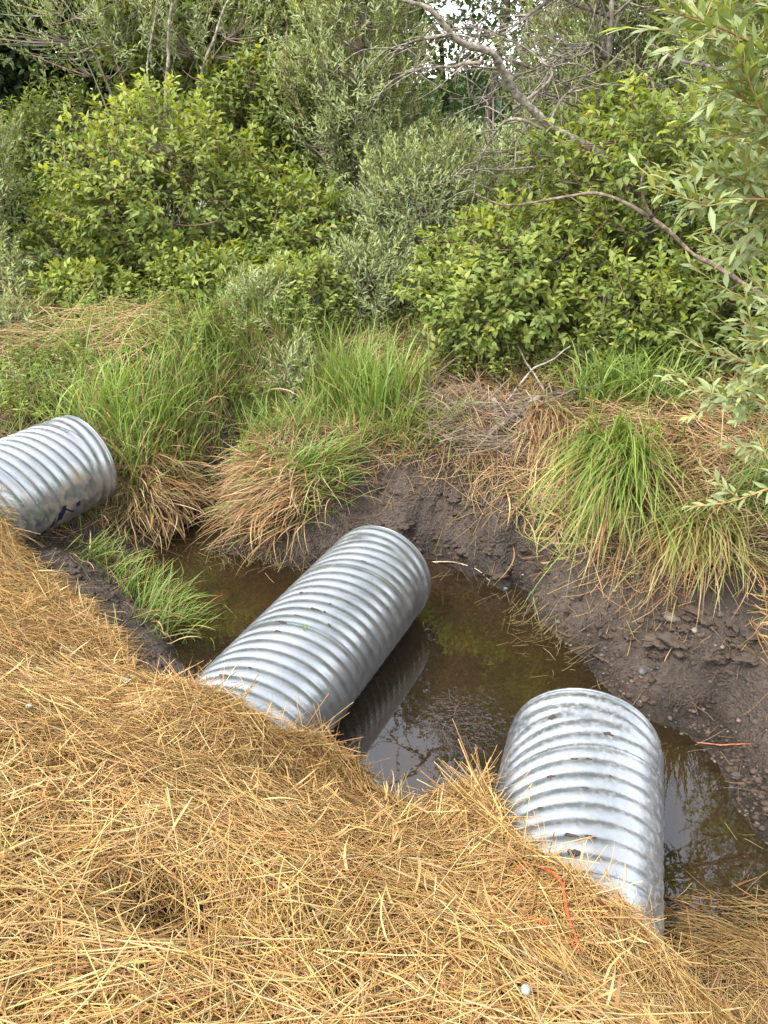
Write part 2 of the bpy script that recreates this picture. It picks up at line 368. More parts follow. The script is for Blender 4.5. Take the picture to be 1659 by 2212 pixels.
nt.links.new(a.outputs['Color'], mul.inputs['A']); nt.links.new(mr.outputs[0], mul.inputs['B']); nt.links.new(mul.outputs['Result'], b.inputs['Base Color'])
rr = N(nt, 'ShaderNodeMapRange'); rr.inputs['To Min'].default_value = .72; rr.inputs['To Max'].default_value = .28
nt.links.new(wt.outputs['Fac'], rr.inputs[0]); nt.links.new(rr.outputs[0], b.inputs['Roughness'])
ad = N(nt, 'ShaderNodeMath', operation='MULTIPLY_ADD'); ad.inputs[1].default_value = .35
nt.links.new(n2.outputs['Distance'], ad.inputs[0]); nt.links.new(n1.outputs[0], ad.inputs[2])
bp = N(nt, 'ShaderNodeBump'); bp.inputs['Strength'].default_value = 1.0; bp.inputs['Distance'].default_value = .04
n4 = N(nt, 'ShaderNodeTexNoise'); n4.inputs['Scale'].default_value = 11; n4.inputs['Detail'].default_value = 5; nt.links.new(tc.outputs['Object'], n4.inputs['Vector']); ad2 = N(nt, 'ShaderNodeMath', operation='MULTIPLY_ADD'); ad2.inputs[1].default_value = 2.0; nt.links.new(n4.outputs[0], ad2.inputs[0]); nt.links.new(ad.outputs[0], ad2.inputs[2])
nt.links.new(ad2.outputs[0], bp.inputs['Height']); nt.links.new(bp.outputs[0], b.inputs['Normal'])
M_earth = m
tag(obj('ground', me, m), kind='structure')

# ------------------------------------------------------------------ water
wx = np.linspace(-4.4, 5.5, 60); wy = np.linspace(.6, 6.4, 60); WX, WY = np.meshgrid(wx, wy)
ii = np.arange(3600).reshape(60, 60)
me = mesh('water', np.stack([WX, WY, WX * 0], -1), np.stack([ii[:-1, :-1], ii[:-1, 1:], ii[1:, 1:], ii[1:, :-1]], -1).reshape(-1, 4))
m, nt, b, out = new_mat('pond_water'); nt.nodes.remove(b)
tr = N(nt, 'ShaderNodeBsdfTransparent'); tr.inputs[0].default_value = (.54, .43, .28, 1)
gl = N(nt, 'ShaderNodeBsdfGlossy'); gl.inputs['Roughness'].default_value = .015; gl.inputs['Color'].default_value = (1, 1, 1, 1)
df = N(nt, 'ShaderNodeBsdfDiffuse'); df.inputs[0].default_value = (.075, .055, .03, 1)
fr = N(nt, 'ShaderNodeFresnel'); fr.inputs[0].default_value = 1.72
tc = N(nt, 'ShaderNodeTexCoord')
nz = N(nt, 'ShaderNodeTexNoise'); nz.inputs['Scale'].default_value = 9; nz.inputs['Detail'].default_value = 3
nt.links.new(tc.outputs['Object'], nz.inputs['Vector'])
# crinkled patch round the drift of debris
vm = N(nt, 'ShaderNodeVectorMath', operation='DISTANCE'); vm.inputs[1].default_value = (.46, 2.85, 0); nt.links.new(tc.outputs['Object'], vm.inputs[0])
mr = N(nt, 'ShaderNodeMapRange'); mr.inputs['From Min'].default_value = .30; mr.inputs['From Max'].default_value = .10; mr.inputs['To Min'].default_value = .0; mr.inputs['To Max'].default_value = .22
nt.links.new(vm.outputs['Value'], mr.inputs[0])
nz2 = N(nt, 'ShaderNodeTexNoise'); nz2.inputs['Scale'].default_value = 30; nz2.inputs['Detail'].default_value = 2; nt.links.new(tc.outputs['Object'], nz2.inputs['Vector'])
bp0 = N(nt, 'ShaderNodeBump'); bp0.inputs['Strength'].default_value = .02; bp0.inputs['Distance'].default_value = .02; nt.links.new(nz.outputs[0], bp0.inputs['Height'])
bp = N(nt, 'ShaderNodeBump'); bp.inputs['Distance'].default_value = .02; nt.links.new(nz2.outputs[0], bp.inputs['Height']); nt.links.new(mr.outputs[0], bp.inputs['Strength']); nt.links.new(bp0.outputs[0], bp.inputs['Normal'])
nt.links.new(bp.outputs[0], gl.inputs['Normal']); nt.links.new(bp.outputs[0], fr.inputs['Normal'])
m1 = N(nt, 'ShaderNodeMixShader'); m1.inputs[0].default_value = .16; nt.links.new(tr.outputs[0], m1.inputs[1]); nt.links.new(df.outputs[0], m1.inputs[2])
m2 = N(nt, 'ShaderNodeMixShader'); nt.links.new(fr.outputs[0], m2.inputs[0]); nt.links.new(m1.outputs[0], m2.inputs[1]); nt.links.new(gl.outputs[0], m2.inputs[2]); nt.links.new(m2.outputs[0], out.inputs[0])
tag(obj('water', me, m), kind='structure')

# ------------------------------------------------------------------ culvert pipes
m, nt, b, out = new_mat('galvanised_steel')
tc = N(nt, 'ShaderNodeTexCoord')
v = N(nt, 'ShaderNodeTexNoise'); v.inputs['Scale'].default_value = 52; v.inputs['Detail'].default_value = 5; v.inputs['Roughness'].default_value = .6
v2 = N(nt, 'ShaderNodeTexNoise'); v2.inputs['Scale'].default_value = 5; v2.inputs['Detail'].default_value = 4
v3 = N(nt, 'ShaderNodeTexVoronoi'); v3.inputs['Scale'].default_value = 110
mp = N(nt, 'ShaderNodeMapping'); mp.inputs['Scale'].default_value = (1, 1, .6)
for n in (v2, v3, mp): nt.links.new(tc.outputs['Object'], n.inputs['Vector'])
nt.links.new(mp.outputs[0], v.inputs['Vector'])
oi = N(nt, 'ShaderNodeAttribute', attribute_name='Col')           # red: weathering, green: silt, blue: seam
sep = N(nt, 'ShaderNodeSeparateColor'); nt.links.new(oi.outputs['Color'], sep.inputs[0])
# spangle patches
mr = N(nt, 'ShaderNodeMapRange'); mr.inputs['From Min'].default_value = .50; mr.inputs['From Max'].default_value = .58; nt.links.new(v.outputs[0], mr.inputs[0])
pm = N(nt, 'ShaderNodeMath', operation='MULTIPLY'); nt.links.new(mr.outputs[0], pm.inputs[0]); nt.links.new(sep.outputs[0], pm.inputs[1])
c1 = N(nt, 'ShaderNodeMix', data_type='RGBA'); c1.inputs['A'].default_value = (.335, .35, .355, 1); c1.inputs['B'].default_value = (.30, .305, .305, 1); nt.links.new(pm.outputs[0], c1.inputs['Factor'])
c2 = N(nt, 'ShaderNodeMix', data_type='RGBA', blend_type='MULTIPLY'); c2.inputs['Factor'].default_value = 1
mv = N(nt, 'ShaderNodeMapRange'); mv.inputs['To Min'].default_value = .80; mv.inputs['To Max'].default_value = 1.1; mv.inputs['From Min'].default_value = .3; mv.inputs['From Max'].default_value = .7; nt.links.new(v2.outputs[0], mv.inputs[0])
nt.links.new(c1.outputs['Result'], c2.inputs['A']); nt.links.new(mv.outputs[0], c2.inputs['B'])
# silt film
sn = N(nt, 'ShaderNodeTexNoise'); sn.inputs['Scale'].default_value = 14; sn.inputs['Detail'].default_value = 6; nt.links.new(tc.outputs['Object'], sn.inputs['Vector'])
ms = N(nt, 'ShaderNodeMapRange'); ms.inputs['From Min'].default_value = .42; ms.inputs['From Max'].default_value = .68; nt.links.new(sn.outputs[0], ms.inputs[0])
sm = N(nt, 'ShaderNodeMath', operation='MULTIPLY'); nt.links.new(ms.outputs[0], sm.inputs[0]); nt.links.new(sep.outputs[1], sm.inputs[1])
c3 = N(nt, 'ShaderNodeMix', data_type='RGBA'); c3.inputs['B'].default_value = (.27, .20, .13, 1); nt.links.new(c2.outputs['Result'], c3.inputs['A']); nt.links.new(sm.outputs[0], c3.inputs['Factor'])
nt.links.new(c3.outputs['Result'], b.inputs['Base Color'])
me_ = N(nt, 'ShaderNodeMath', operation='MULTIPLY_ADD'); me_.inputs[1].default_value = -.8; me_.inputs[2].default_value = .88; nt.links.new(sm.outputs[0], me_.inputs[0])
me2 = N(nt, 'ShaderNodeMath', operation='MULTIPLY_ADD'); me2.inputs[1].default_value = -.5; nt.links.new(pm.outputs[0], me2.inputs[0]); nt.links.new(me_.outputs[0], me2.inputs[2])
nt.links.new(me2.outputs[0], b.inputs['Metallic'])
ro = N(nt, 'ShaderNodeMapRange'); ro.inputs['To Min'].default_value = .28; ro.inputs['To Max'].default_value = .42; nt.links.new(v3.outputs['Color'], ro.inputs[0]); nt.links.new(ro.outputs[0], b.inputs['Roughness'])
bp = N(nt, 'ShaderNodeBump'); bp.inputs['Strength'].default_value = .12; bp.inputs['Distance'].default_value = .01; nt.links.new(v.outputs[0], bp.inputs['Height']); nt.links.new(bp.outputs[0], b.inputs['Normal'])
M_galv = m
m, nt, b, out = new_mat('stencil_ink'); b.inputs['Base Color'].default_value = (.13, .14, .15, 1); b.inputs['Roughness'].default_value = .5; b.inputs['Metallic'].default_value = .3; M_ink = m
m, nt, b, out = new_mat('blue_spray_paint'); b.inputs['Base Color'].default_value = (.006, .008, .035, 1); b.inputs['Roughness'].default_value = .45; M_blue = m

PITCHC = 0.0677; LEAD = 8 * PITCHC; AMP = .0058
def pipe_r(s, th, seed=0):
    """outer radius at s metres back from the end; th from the top towards the right flank"""
    ph = np.pi * (s / PITCHC + 8 * th / (2 * np.pi)); hel = 2 * np.sqrt(np.cos(ph) ** 2 + .02) ** .8 - 1.05
    ann = np.cos(2 * np.pi * s / PITCHC + .9)
    wq = sstep(.05, .24, s)
    lip = sstep(0, .03, s)
    prof = hel * wq + ann * (1 - wq) * .85 * lip
    sm_ = ((s + LEAD * th / (2 * np.pi) + .10 + seed * .13) / LEAD); sm_ = (sm_ - np.round(sm_)) * LEAD
    seam = np.exp(-(sm_ / .007) ** 2) * .0065 * wq
    return PR + AMP * prof + seam + .0012 * np.sin(3 * th + seed) - .004 * (1 - sstep(0, .02, s))
def pipe_pt(k, s, th, dr=0.0, seed=0):
    E, ax, rt, up = pipe_axes(k); r = pipe_r(np.asarray(s, float), np.asarray(th, float), seed) + dr
    s = np.asarray(s)[..., None]; th = np.asarray(th)[..., None]; r = r[..., None]
    return E - ax * s + r * (np.sin(th) * rt + np.cos(th) * up)

def make_pipe(k, seed, vis, label, weath, silt):
    E, ax, rt, up = pipe_axes(k)
    t0 = thing('culvert_pipe', label, 'culvert pipe', E, 0, 'corrugated culvert pipes coming out of the straw bank')
    s = np.concatenate([np.arange(0, .3, .0045), np.arange(.3, vis, .0055), np.linspace(vis, 3.2, 30)]); nth = 144
    th = np.arange(nth) * 2 * np.pi / nth - np.pi
    S, T = np.meshgrid(s, th, indexing='ij'); P = pipe_pt(k, S, T, 0, seed) - E
    n = len(s); idx = np.arange(n * nth).reshape(n, nth); nx = np.roll(np.arange(nth), -1)
    Q = np.stack([idx[:-1], idx[1:], idx[1:][:, nx], idx[:-1][:, nx]], -1).reshape(-1, 4)
    si = silt * sstep(.5, 2.0, np.abs(T)) * (0.55 + .9 * vnoise(T * 3, S * 4, 5 + seed)) + .10
    si = si + .9 * sstep(.14, .02, P[..., 2] + E[2]) * (.6 + .4 * vnoise(T * 9, S * 14, seed)) + .35 * sstep(.25, .6, vnoise(S * 2.2, T * 7, seed + 8)) * sstep(.6, 1.6, np.abs(T))
    Cc = np.stack([weath * (0.35 + .65 * sstep(-.3, .4, vnoise(T * 1.5, S * 2.0, seed + 2))), np.clip(si, 0, 1), S * 0], -1)
    bg_ = Bag(); bg_.add(P, Q, None, Cc.reshape(-1, 3)); obj('barrel', bg_.mesh('barrel'), M_galv, t0)
    # inner wall and cut lip
    s2 = np.linspace(0, 3.2, 120); S, T = np.meshgrid(s2, th, indexing='ij'); P = pipe_pt(k, S, T, -.0045, seed) - E
    i2 = np.arange(120 * nth).reshape(120, nth)
    b2 = Bag(); b2.add(P, np.stack([i2[:-1], i2[:-1][:, nx], i2[1:][:, nx], i2[1:]], -1).reshape(-1, 4), None, (0.5, .5, 0)); obj('inner_wall', b2.mesh('inner_wall'), M_galv, t0)
    a0 = pipe_pt(k, np.zeros(nth), th, 0.0012, seed) - E; a1 = pipe_pt(k, np.zeros(nth), th, -.0050, seed) - E
    f = ax * .0035; ring = np.stack([a0 + f, a1 + f, a1 - f * 2, a0 - f * 2], 0); i3 = np.arange(4 * nth).reshape(4, nth)
    Q = np.concatenate([np.stack([i3[j], i3[(j + 1) % 4], i3[(j + 1) % 4][nx], i3[j][nx]], -1) for j in range(4)])
    b3 = Bag(); b3.add(ring, Q, None, (.4, .2, 0)); obj('cut_rim', b3.mesh('cut_rim'), M_galv, t0)
    return t0

def stencil(k, root, txt, s0, th0, h, seed, label, flip=1):
    """text painted on the pipe; it reads round the pipe, from the top down the right flank"""
    cu = bpy.data.curves.new('lettering', 'FONT'); cu.body = txt; cu.size = h * 1.35
    o = bpy.data.objects.new('lettering', cu); COL.objects.link(o)
    dg = bpy.context.evaluated_depsgraph_get(); me = bpy.data.meshes.new_from_object(o.evaluated_get(dg))
    bpy.data.objects.remove(o)
    import bmesh
    bm = bmesh.new(); bm.from_mesh(me)
    bmesh.ops.triangulate(bm, faces=bm.faces[:])
    for _ in range(2): bmesh.ops.subdivide_edges(bm, edges=[e for e in bm.edges if e.calc_length() > .006], cuts=1)
    bmesh.ops.triangulate(bm, faces=bm.faces[:])
    for vv in bm.verts:
        th = th0 + vv.co.x / PR; s = s0 - vv.co.y - LEAD * (th - th0) / (2 * math.pi)
        p = pipe_pt(k, np.array(s), np.array(th), .0014, seed) - PIPES[k][0]
        vv.co = p
    bm.to_mesh(me); bm.free()
    o = obj('stencilled_lettering', me, M_ink, root); o['label'] = label
    return o

pm_ = make_pipe('mid', 0, 1.75, 'middle corrugated steel culvert pipe reaching across the brown pool, a green leaf lying on it', .25, .35)
pr_ = make_pipe('right', 1, 1.3, 'short corrugated steel culvert pipe at right with blotchy spangle, lying beside the gravelly mud', 1.0, .35)
pl_ = make_pipe('left', 2, 1.3, 'corrugated steel culvert pipe at the left edge with dark blue paint on its underside', .5, .9)
stencil('left', pl_, 'A409/10', .80, .25, .038, 2, 'faint dark stencilled number A409/10')
stencil('left', pl_, 'C3CA crm', .865, .32, .034, 2, 'faint dark stencilled letters')
stencil('left', pl_, '10F NM  N6-71', .25, -.45, .032, 2, 'very faint stencilled code near the pipe end')
stencil('mid', pm_, '12', 1.30, -1.20, .036, 0, 'small dark stencilled 12')
stencil('mid', pm_, 'IN', 1.27, -.80, .030, 0, 'small faint stencilled IN')
stencil('mid', pm_, 'IN 2', .62, -1.15, .032, 0, 'small faint stencilled IN 2')
# dark blue paint on the left pipe
bb = Bag()
for (s0, s1, a0, a1, sk) in [(.40, .455, 1.86, 2.10, .15), (.33, .40, 1.98, 2.03, -.2), (.295, .325, 1.86, 1.97, 0), (.47, .50, 2.06, 2.25, .1), (.52, .57, 2.25, 2.45, .1)]:
    uu, vv = np.meshgrid(np.linspace(0, 1, 9), np.linspace(0, 1, 9), indexing='ij')
    rag = .12 * vnoise(uu * 4 + s0 * 50, vv * 4, 3)
    s = s0 + (s1 - s0) * uu; th = a0 + (a1 - a0) * (vv + rag * (np.abs(vv - .5) * 2)) + sk * (uu - .5)
    P = pipe_pt('left', s, th, .0016, 2) - PIPES['left'][0]; i = np.arange(81).reshape(9, 9)
    bb.add(P, np.stack([i[:-1, :-1], i[1:, :-1], i[1:, 1:], i[:-1, 1:]], -1).reshape(-1, 4))
o = obj('paint_mark', bb.mesh('paint_mark'), M_blue, pl_); o['label'] = 'dark blue sprayed paint mark'
# ------------------------------------------------------------------ straw mulch
def scatter(n, x0, x1, y0, y1, fn):
    out = []
    tot = 0
    while tot < n:
        x = rng.uniform(x0, x1, n); y = rng.uniform(y0, y1, n); k = rng.uniform(0, 1, n) < fn(x, y)
        out.append(np.stack([x[k], y[k]], -1)); tot += k.sum()
        if len(out) > 60: break
    return np.concatenate(out)[:n]
def lay(bag, xy, hgt, ln, wd, az, el, cols, bend=.06, sides=3, m=4, follow=.8):
    """stalks lying over the ground: each follows the slope under it, raised by hgt"""
    n = len(xy); s = np.linspace(-.5, .5, m)
    dx, dy = np.sin(az), np.cos(az)
    bd = rng.normal(0, 1, n) * bend
    X = xy[:, 0:1] + ln[:, None] * (s[None] * dx[:, None] + (s[None] ** 2 - .08) * bd[:, None] * dy[:, None] * 2)
    Y = xy[:, 1:2] + ln[:, None] * (s[None] * dy[:, None] - (s[None] ** 2 - .08) * bd[:, None] * dx[:, None] * 2)
    zc = ground_z(xy[:, 0], xy[:, 1])
    # lie along the local tangent
    e = .06
    gz = (ground_z(xy[:, 0] + dx * e, xy[:, 1] + dy * e) - ground_z(xy[:, 0] - dx * e, xy[:, 1] - dy * e)) / (2 * e)
    gz = np.clip(gz, -.8, .8)
    Zt = zc[:, None] + ln[:, None] * s[None] * (gz + np.tan(el))[:, None]
    Zg = ground_z(X.ravel(), Y.ravel()).reshape(X.shape)
    Z = np.maximum(Zt * (1 - follow) + np.maximum(Zg, Zt - .05) * follow, np.minimum(Zg, Zt + .06) + .002) + hgt[:, None] + ln[:, None] * s[None] * np.tan(el)[:, None] * follow
    rad = np.broadcast_to(wd[:, None] * .5, (n, m)).copy(); rad[:, -1] *= .6
    tubes(bag, np.stack([X, Y, Z], -1), rad, cols, sides)

S_COL = np.array([[.47, .285, .095], [.39, .22, .068], [.55, .37, .150], [.29, .16, .05], [.19, .095, .03], [.45, .32, .15], [.34, .215, .07]])
S_P = [.25, .22, .17, .14, .08, .08, .06]
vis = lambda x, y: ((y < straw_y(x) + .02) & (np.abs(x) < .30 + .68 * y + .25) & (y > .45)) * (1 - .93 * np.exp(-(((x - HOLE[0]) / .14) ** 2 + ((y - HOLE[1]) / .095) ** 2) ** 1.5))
straw = Bag()
def flow(xy):                                     # local drift direction of the straw
    return fbm(xy[:, 0] * 1.6, xy[:, 1] * 1.6, 71, 2) * 2.2 + 2.0
# under layer, stalk colour darkened to paint shade into the gaps
n = 30000; xy = scatter(n, -4.2, 2.6, .45, 4.6, vis); n = len(xy)
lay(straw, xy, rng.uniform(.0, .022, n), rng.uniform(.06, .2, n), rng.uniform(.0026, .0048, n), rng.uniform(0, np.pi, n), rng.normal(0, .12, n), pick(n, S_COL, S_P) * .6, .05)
# matted layer with a drift
n = 42000; xy = scatter(n, -4.2, 2.6, .45, 4.6, vis); n = len(xy)
lay(straw, xy, rng.uniform(.012, .045, n), rng.lognormal(-1.85, .5, n).clip(.05, .42), rng.uniform(.0021, .0042, n), flow(xy) + rng.normal(0, .95, n), rng.normal(0, .16, n), pick(n, S_COL, S_P), .05)
# top, loose, lighter, longer
n = 11000; xy = scatter(n, -4.2, 2.6, .45, 4.6, vis); n = len(xy)
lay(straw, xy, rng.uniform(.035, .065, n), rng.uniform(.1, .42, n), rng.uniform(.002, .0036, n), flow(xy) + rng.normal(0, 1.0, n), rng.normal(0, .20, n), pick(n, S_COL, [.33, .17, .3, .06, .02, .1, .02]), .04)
# broken leaf strips
n = 2500; xy = scatter(n, -4.2, 2.6, .45, 4.6, vis); n = len(xy)
b0 = np.column_stack([xy, ground_z(xy[:, 0], xy[:, 1]) + rng.uniform(.02, .045, n)])
blades(straw, b0, rng.uniform(0, 6.28, n), rng.uniform(.05, .16, n), rng.uniform(1.2, 1.7, n), rng.normal(0, .4, n), rng.uniform(.004, .009, n), pick(n, S_COL, S_P), pick(n, S_COL, S_P), 4, 1.2)
# wisps over the edge and the pipes
xe = np.concatenate([rng.uniform(-2.4, 1.05, 1500), rng.uniform(-.85, -.33, 500), rng.uniform(.36, .95, 600)]); xy = np.column_stack([xe, straw_y(xe) - np.abs(rng.normal(0, .05, len(xe)))]); n = len(xy)
lay(straw, xy, rng.uniform(.0, .04, n), rng.uniform(.06, .24, n), rng.uniform(.0014, .003, n), rng.uniform(0, np.pi, n), rng.normal(0, .25, n), pick(n, S_COL, S_P), .08, follow=.3)
n = 420; xe = rng.uniform(-2.3, 1.05, n); b0 = np.column_stack([xe, straw_y(xe) - rng.uniform(0, .06, n)]); b0 = np.column_stack([b0, ground_z(b0[:, 0], b0[:, 1])])
blades(straw, b0, rng.normal(.6, 1.4, n), rng.uniform(.06, .19, n), rng.uniform(.1, 1.1, n), rng.normal(.2, .4, n), rng.uniform(.0018, .0032, n), pick(n, S_COL, S_P), pick(n, S_COL, S_P), 5, 1.2)
# thin straw washed into the shallow corner at the lower right
f2 = lambda x, y: ((y < 1.98 - .18 * (x - 1.1)) & (y > 1.25) & (x > 1.0) & (x < 2.2)).astype(float) * sstep(2.1, 1.5, y)
n = 3800; xy = scatter(n, 1.0, 2.2, 1.2, 2.0, f2); n = len(xy)
lay(straw, xy, rng.uniform(.03, .075, n) + np.clip(-ground_z(xy[:, 0], xy[:, 1]), 0, .2) * .55, rng.uniform(.05, .26, n), rng.uniform(.0018, .0034, n), rng.normal(2.2, .8, n), rng.normal(0, .1, n), pick(n, S_COL * .6, S_P), .06)
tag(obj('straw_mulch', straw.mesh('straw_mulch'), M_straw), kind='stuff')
# ------------------------------------------------------------------ shrubs and trees
T_DOG = leaf_template(.27, .07, .16); T_WIL = leaf_template(.135, .03, .14, .42); T_FAR = leaf_template(.24, .05, .1)
C_DOG = np.array([.165, .212, .026]); C_DOGN = np.array([.29, .315, .045]); C_DOGD = np.array([.105, .155, .024])
C_WIL = np.array([.205, .235, .080]); C_WILN = np.array([.32, .35, .095]); C_WILD = np.array([.155, .190, .065])
C_BARK = np.array([.16, .125, .095])

def bez(p0, p1, p2, m):
    s = np.linspace(0, 1, m)[None, :, None]
    return p0[:, None] * (1 - s) ** 2 + 2 * p1[:, None] * s * (1 - s) + p2[:, None] * s ** 2

def crown_points(n, rad, shell=.55, lump=.28, seed=0, low=-1.0):
    d = unit(rng.normal(0, 1, (n * 3, 3))); d = d[d[:, 2] > low][:n]
    k = 1 + lump * vnoise(d[:, 0] * 2.2 + seed, d[:, 1] * 2.2, seed, d[:, 2] * 2.2) + lump * .5 * vnoise(d[:, 0] * 5, d[:, 1] * 5 + seed, seed + 1, d[:, 2] * 5)
    r = (shell ** 3 + (1 - shell ** 3) * rng.uniform(0, 1, len(d))) ** (1 / 3)
    return d * (r * k)[:, None] * rad, d, r

def shrub(name, label, cat, group, base, rad, cz, ntw, kind, seed, scale=1.0, tone=1.0, lean=(0, 0), nstem=10, stemr=.011, shell=.5, low=-.9, lsz=None, upw=.55, flowers=0, new=.35, twl=None):
    """base: world point; rad: crown radii; cz: crown centre above the base"""
    root = thing(name, label, cat, base, 0, group)
    ntw = int(ntw * (1.9 if kind == 'dog' else 1.25))
    tip, d, r = crown_points(ntw, np.asarray(rad, float), shell, seed=seed, low=low)
    n = len(tip); cen = np.array([lean[0], lean[1], cz]); tip = tip + cen
    if kind == 'dog': L0, nl, lf, tm = twl or .26, 5, lsz or .062, T_DOG
    else: L0, nl, lf, tm = twl or .30, 17, lsz or .070, T_WIL
    L = L0 * rng.uniform(.6, 1.3, n)
    td = unit(d * np.array([1, 1, .7]) * .8 + np.array([0, 0, upw]) + rng.normal(0, .35, (n, 3)))
    if kind == 'wil': td = unit(td + np.array([0, 0, .35]))
    bs = tip - td * L[:, None]
    mid_ = (bs + tip) / 2 + np.array([0, 0, 1]) * (L * .08)[:, None]
    P = bez(bs, mid_, tip, 4)
    st = Bag()
    brown = np.array([.13, .085, .055]) if kind == 'dog' else np.array([.17, .15, .075])
    tubes(st, P, np.linspace(.0032, .0012, 4)[None] * scale, tint(n, brown, .2), 3)
    # stems from the base, twigs joined on to them
    ns = nstem; sel = rng.choice(n, ns, replace=False)
    e = tip[sel] * .85 + cen * .15; b0 = np.column_stack([rng.normal(0, .10, ns), rng.normal(0, .10, ns), np.full(ns, -.05)])
    c = (b0 + e) / 2 + np.column_stack([-(e[:, :2]) * .18, np.full(ns, .25 * cz)])
    SP = bez(b0, c, e, 9)
    tubes(st, SP, np.linspace(1, .35, 9)[None] * stemr * rng.uniform(.7, 1.3, (ns, 1)), tint(ns, C_BARK, .2), 6)
    nodes = SP[:, 3:].reshape(-1, 3)
    k = rng.choice(n, min(n, 60 + n // 3), replace=False); bsel = bs[k]
    di = np.linalg.norm(bsel[:, None] - nodes[None], axis=-1); di += np.where(nodes[None, :, 2] > bsel[:, None, 2] + .05, .6, 0)
    a0 = nodes[di.argmin(1)]
    tubes(st, bez(a0, (a0 + bsel) / 2 + np.array([0, 0, -.04]), bsel, 5), np.linspace(.0055, .003, 5)[None] * scale, tint(len(k), C_BARK, .25), 4)
    obj('stems', st.mesh('stems'), M_twig, root)
    # leaves
    lb = Bag(); pos = []; ax = []; nr = []; ln = []; col = []
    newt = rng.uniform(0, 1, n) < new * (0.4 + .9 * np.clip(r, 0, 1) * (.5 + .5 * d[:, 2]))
    basec, nwc, dkc = (C_DOG, C_DOGN, C_DOGD) if kind == 'dog' else (C_WIL, C_WILN, C_WILD)
    twc = np.exp(rng.normal(0, .16, (n, 1)))
    u = unit(np.cross(td, np.array([0, 0, 1.]))); vv = np.cross(u, td)
    for j in range(nl):
        s = (.22 + .78 * j / (nl - 1)) if kind == 'dog' else (.12 + .88 * j / (nl - 1))
        q = bs * (1 - s) ** 2 + 2 * mid_ * s * (1 - s) + tip * s ** 2
        for sg in ((1, -1) if kind == 'dog' else (1,)):
            ph = (j % 2) * np.pi / 2 + (0 if sg > 0 else np.pi) if kind == 'dog' else j * 2.4
            ph = ph + rng.normal(0, .35, n)
            side = np.cos(ph)[:, None] * u + np.sin(ph)[:, None] * vv
            al = (.95 - .45 * s) if kind == 'dog' else (.85 - .45 * s)
            a = unit(td * math.cos(al) + side * math.sin(al) + np.array([0, 0, -.28 if kind == 'dog' else -.08]) + rng.normal(0, .16, (n, 3)))
            nn = unit(np.array([0, 0, 1.0]) + d * .55 + td * .3 + rng.normal(0, .32, (n, 3)))
            sz = lf * (1.0 - .35 * s) * rng.uniform(.7, 1.2, n) * scale
            if kind == 'dog': sz = lf * (.8 + .35 * math.sin(s * 2.6)) * rng.uniform(.65, 1.2, n) * scale
            pos.append(q + a * (.012 if kind == 'dog' else .003)); ax.append(a); nr.append(nn); ln.append(sz)
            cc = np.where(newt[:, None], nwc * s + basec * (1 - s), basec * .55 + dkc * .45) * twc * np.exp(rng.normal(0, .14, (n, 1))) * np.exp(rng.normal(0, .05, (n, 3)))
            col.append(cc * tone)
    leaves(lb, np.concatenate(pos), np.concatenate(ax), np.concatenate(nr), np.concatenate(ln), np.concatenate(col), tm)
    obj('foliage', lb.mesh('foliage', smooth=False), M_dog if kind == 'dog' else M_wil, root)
    if flowers:
        for i in rng.choice(n, flowers, replace=False):
            fb = Bag(); c0 = tip[i] + td[i] * .02; m_ = 14
            dv = unit(rng.normal(0, 1, (m_, 3)) * np.array([1, 1, .3]) + np.array([0, 0, .8])) * rng.uniform(.015, .03, (m_, 1))
            tubes(fb, bez(np.repeat(c0[None], m_, 0), c0 + dv * .5, c0 + dv, 3), np.array([[.0012, .0012, .0035]]), tint(m_, (.34, .20, .07), .25), 3)
            obj('flower_cluster', fb.mesh('flower_cluster'), M_twig, root)
    return root

def B(x, y): return (x, y, float(ground_z(x, y)))
GD, GW = 'dogwood shrubs along the far bank', 'grey green willow bushes behind the pool'
# --- left half
shrub('dogwood_shrub', 'large bright green broad-leaved shrub at left centre above the leaning grass', 'shrub', GD, B(-1.95, 7.55), (1.15, .75, .85), .95, 620, 'dog', 1, flowers=26, new=.75)
shrub('dogwood_shrub', 'lower mound of broad leaves between the left shrub and the centre willow', 'shrub', GD, B(-.75, 7.35), (.62, .55, .62), .62, 330, 'dog', 2, new=.5)
shrub('dogwood_shrub', 'small broad-leaved bush at the foot of the left willow', 'shrub', GD, B(-2.95, 7.75), (.6, .5, .5), .45, 230, 'dog', 3, new=.35)
shrub('dogwood_shrub', 'tall dark broad-leaved shrub with brownish flower clusters behind the left shrub', 'shrub', GD, B(-1.75, 9.2), (1.2, .7, 1.6), 2.1, 900, 'dog', 4, flowers=60, tone=.8, new=.2, lsz=.078)
shrub('dogwood_shrub', 'shaded broad-leaved shrub under the dark thicket at far left', 'shrub', GD, B(-3.6, 9.6), (.95, .6, .8), 1.05, 420, 'dog', 5, tone=.75, new=.1)  # lower tone paints the thicket's shade into the leaf colour
shrub('willow_bush', 'grey green willow filling the left edge of the view', 'willow bush', GW, B(-3.95, 7.55), (.75, .6, 1.15), 1.05, 560, 'wil', 6, new=.6, low=-.8)
shrub('willow_bush', 'low straggling willow shoots at the left edge above the dry grass', 'willow bush', GW, B(-3.55, 6.9), (.6, .4, .45), .4, 190, 'wil', 7, new=.3)
shrub('willow_bush', 'pale willow sprays hanging over the top of the left shrub', 'willow bush', GW, B(-2.3, 8.5), (1.5, .4, .55), 2.35, 300, 'wil', 8, new=.3, low=-.6, nstem=6)
shrub('willow_bush', 'tall light green willow at centre reaching out of the top of the view', 'willow bush', GW, B(-.25, 8.1), (.80, .6, 1.6), 1.85, 1000, 'wil', 9, new=.75, low=-.9)
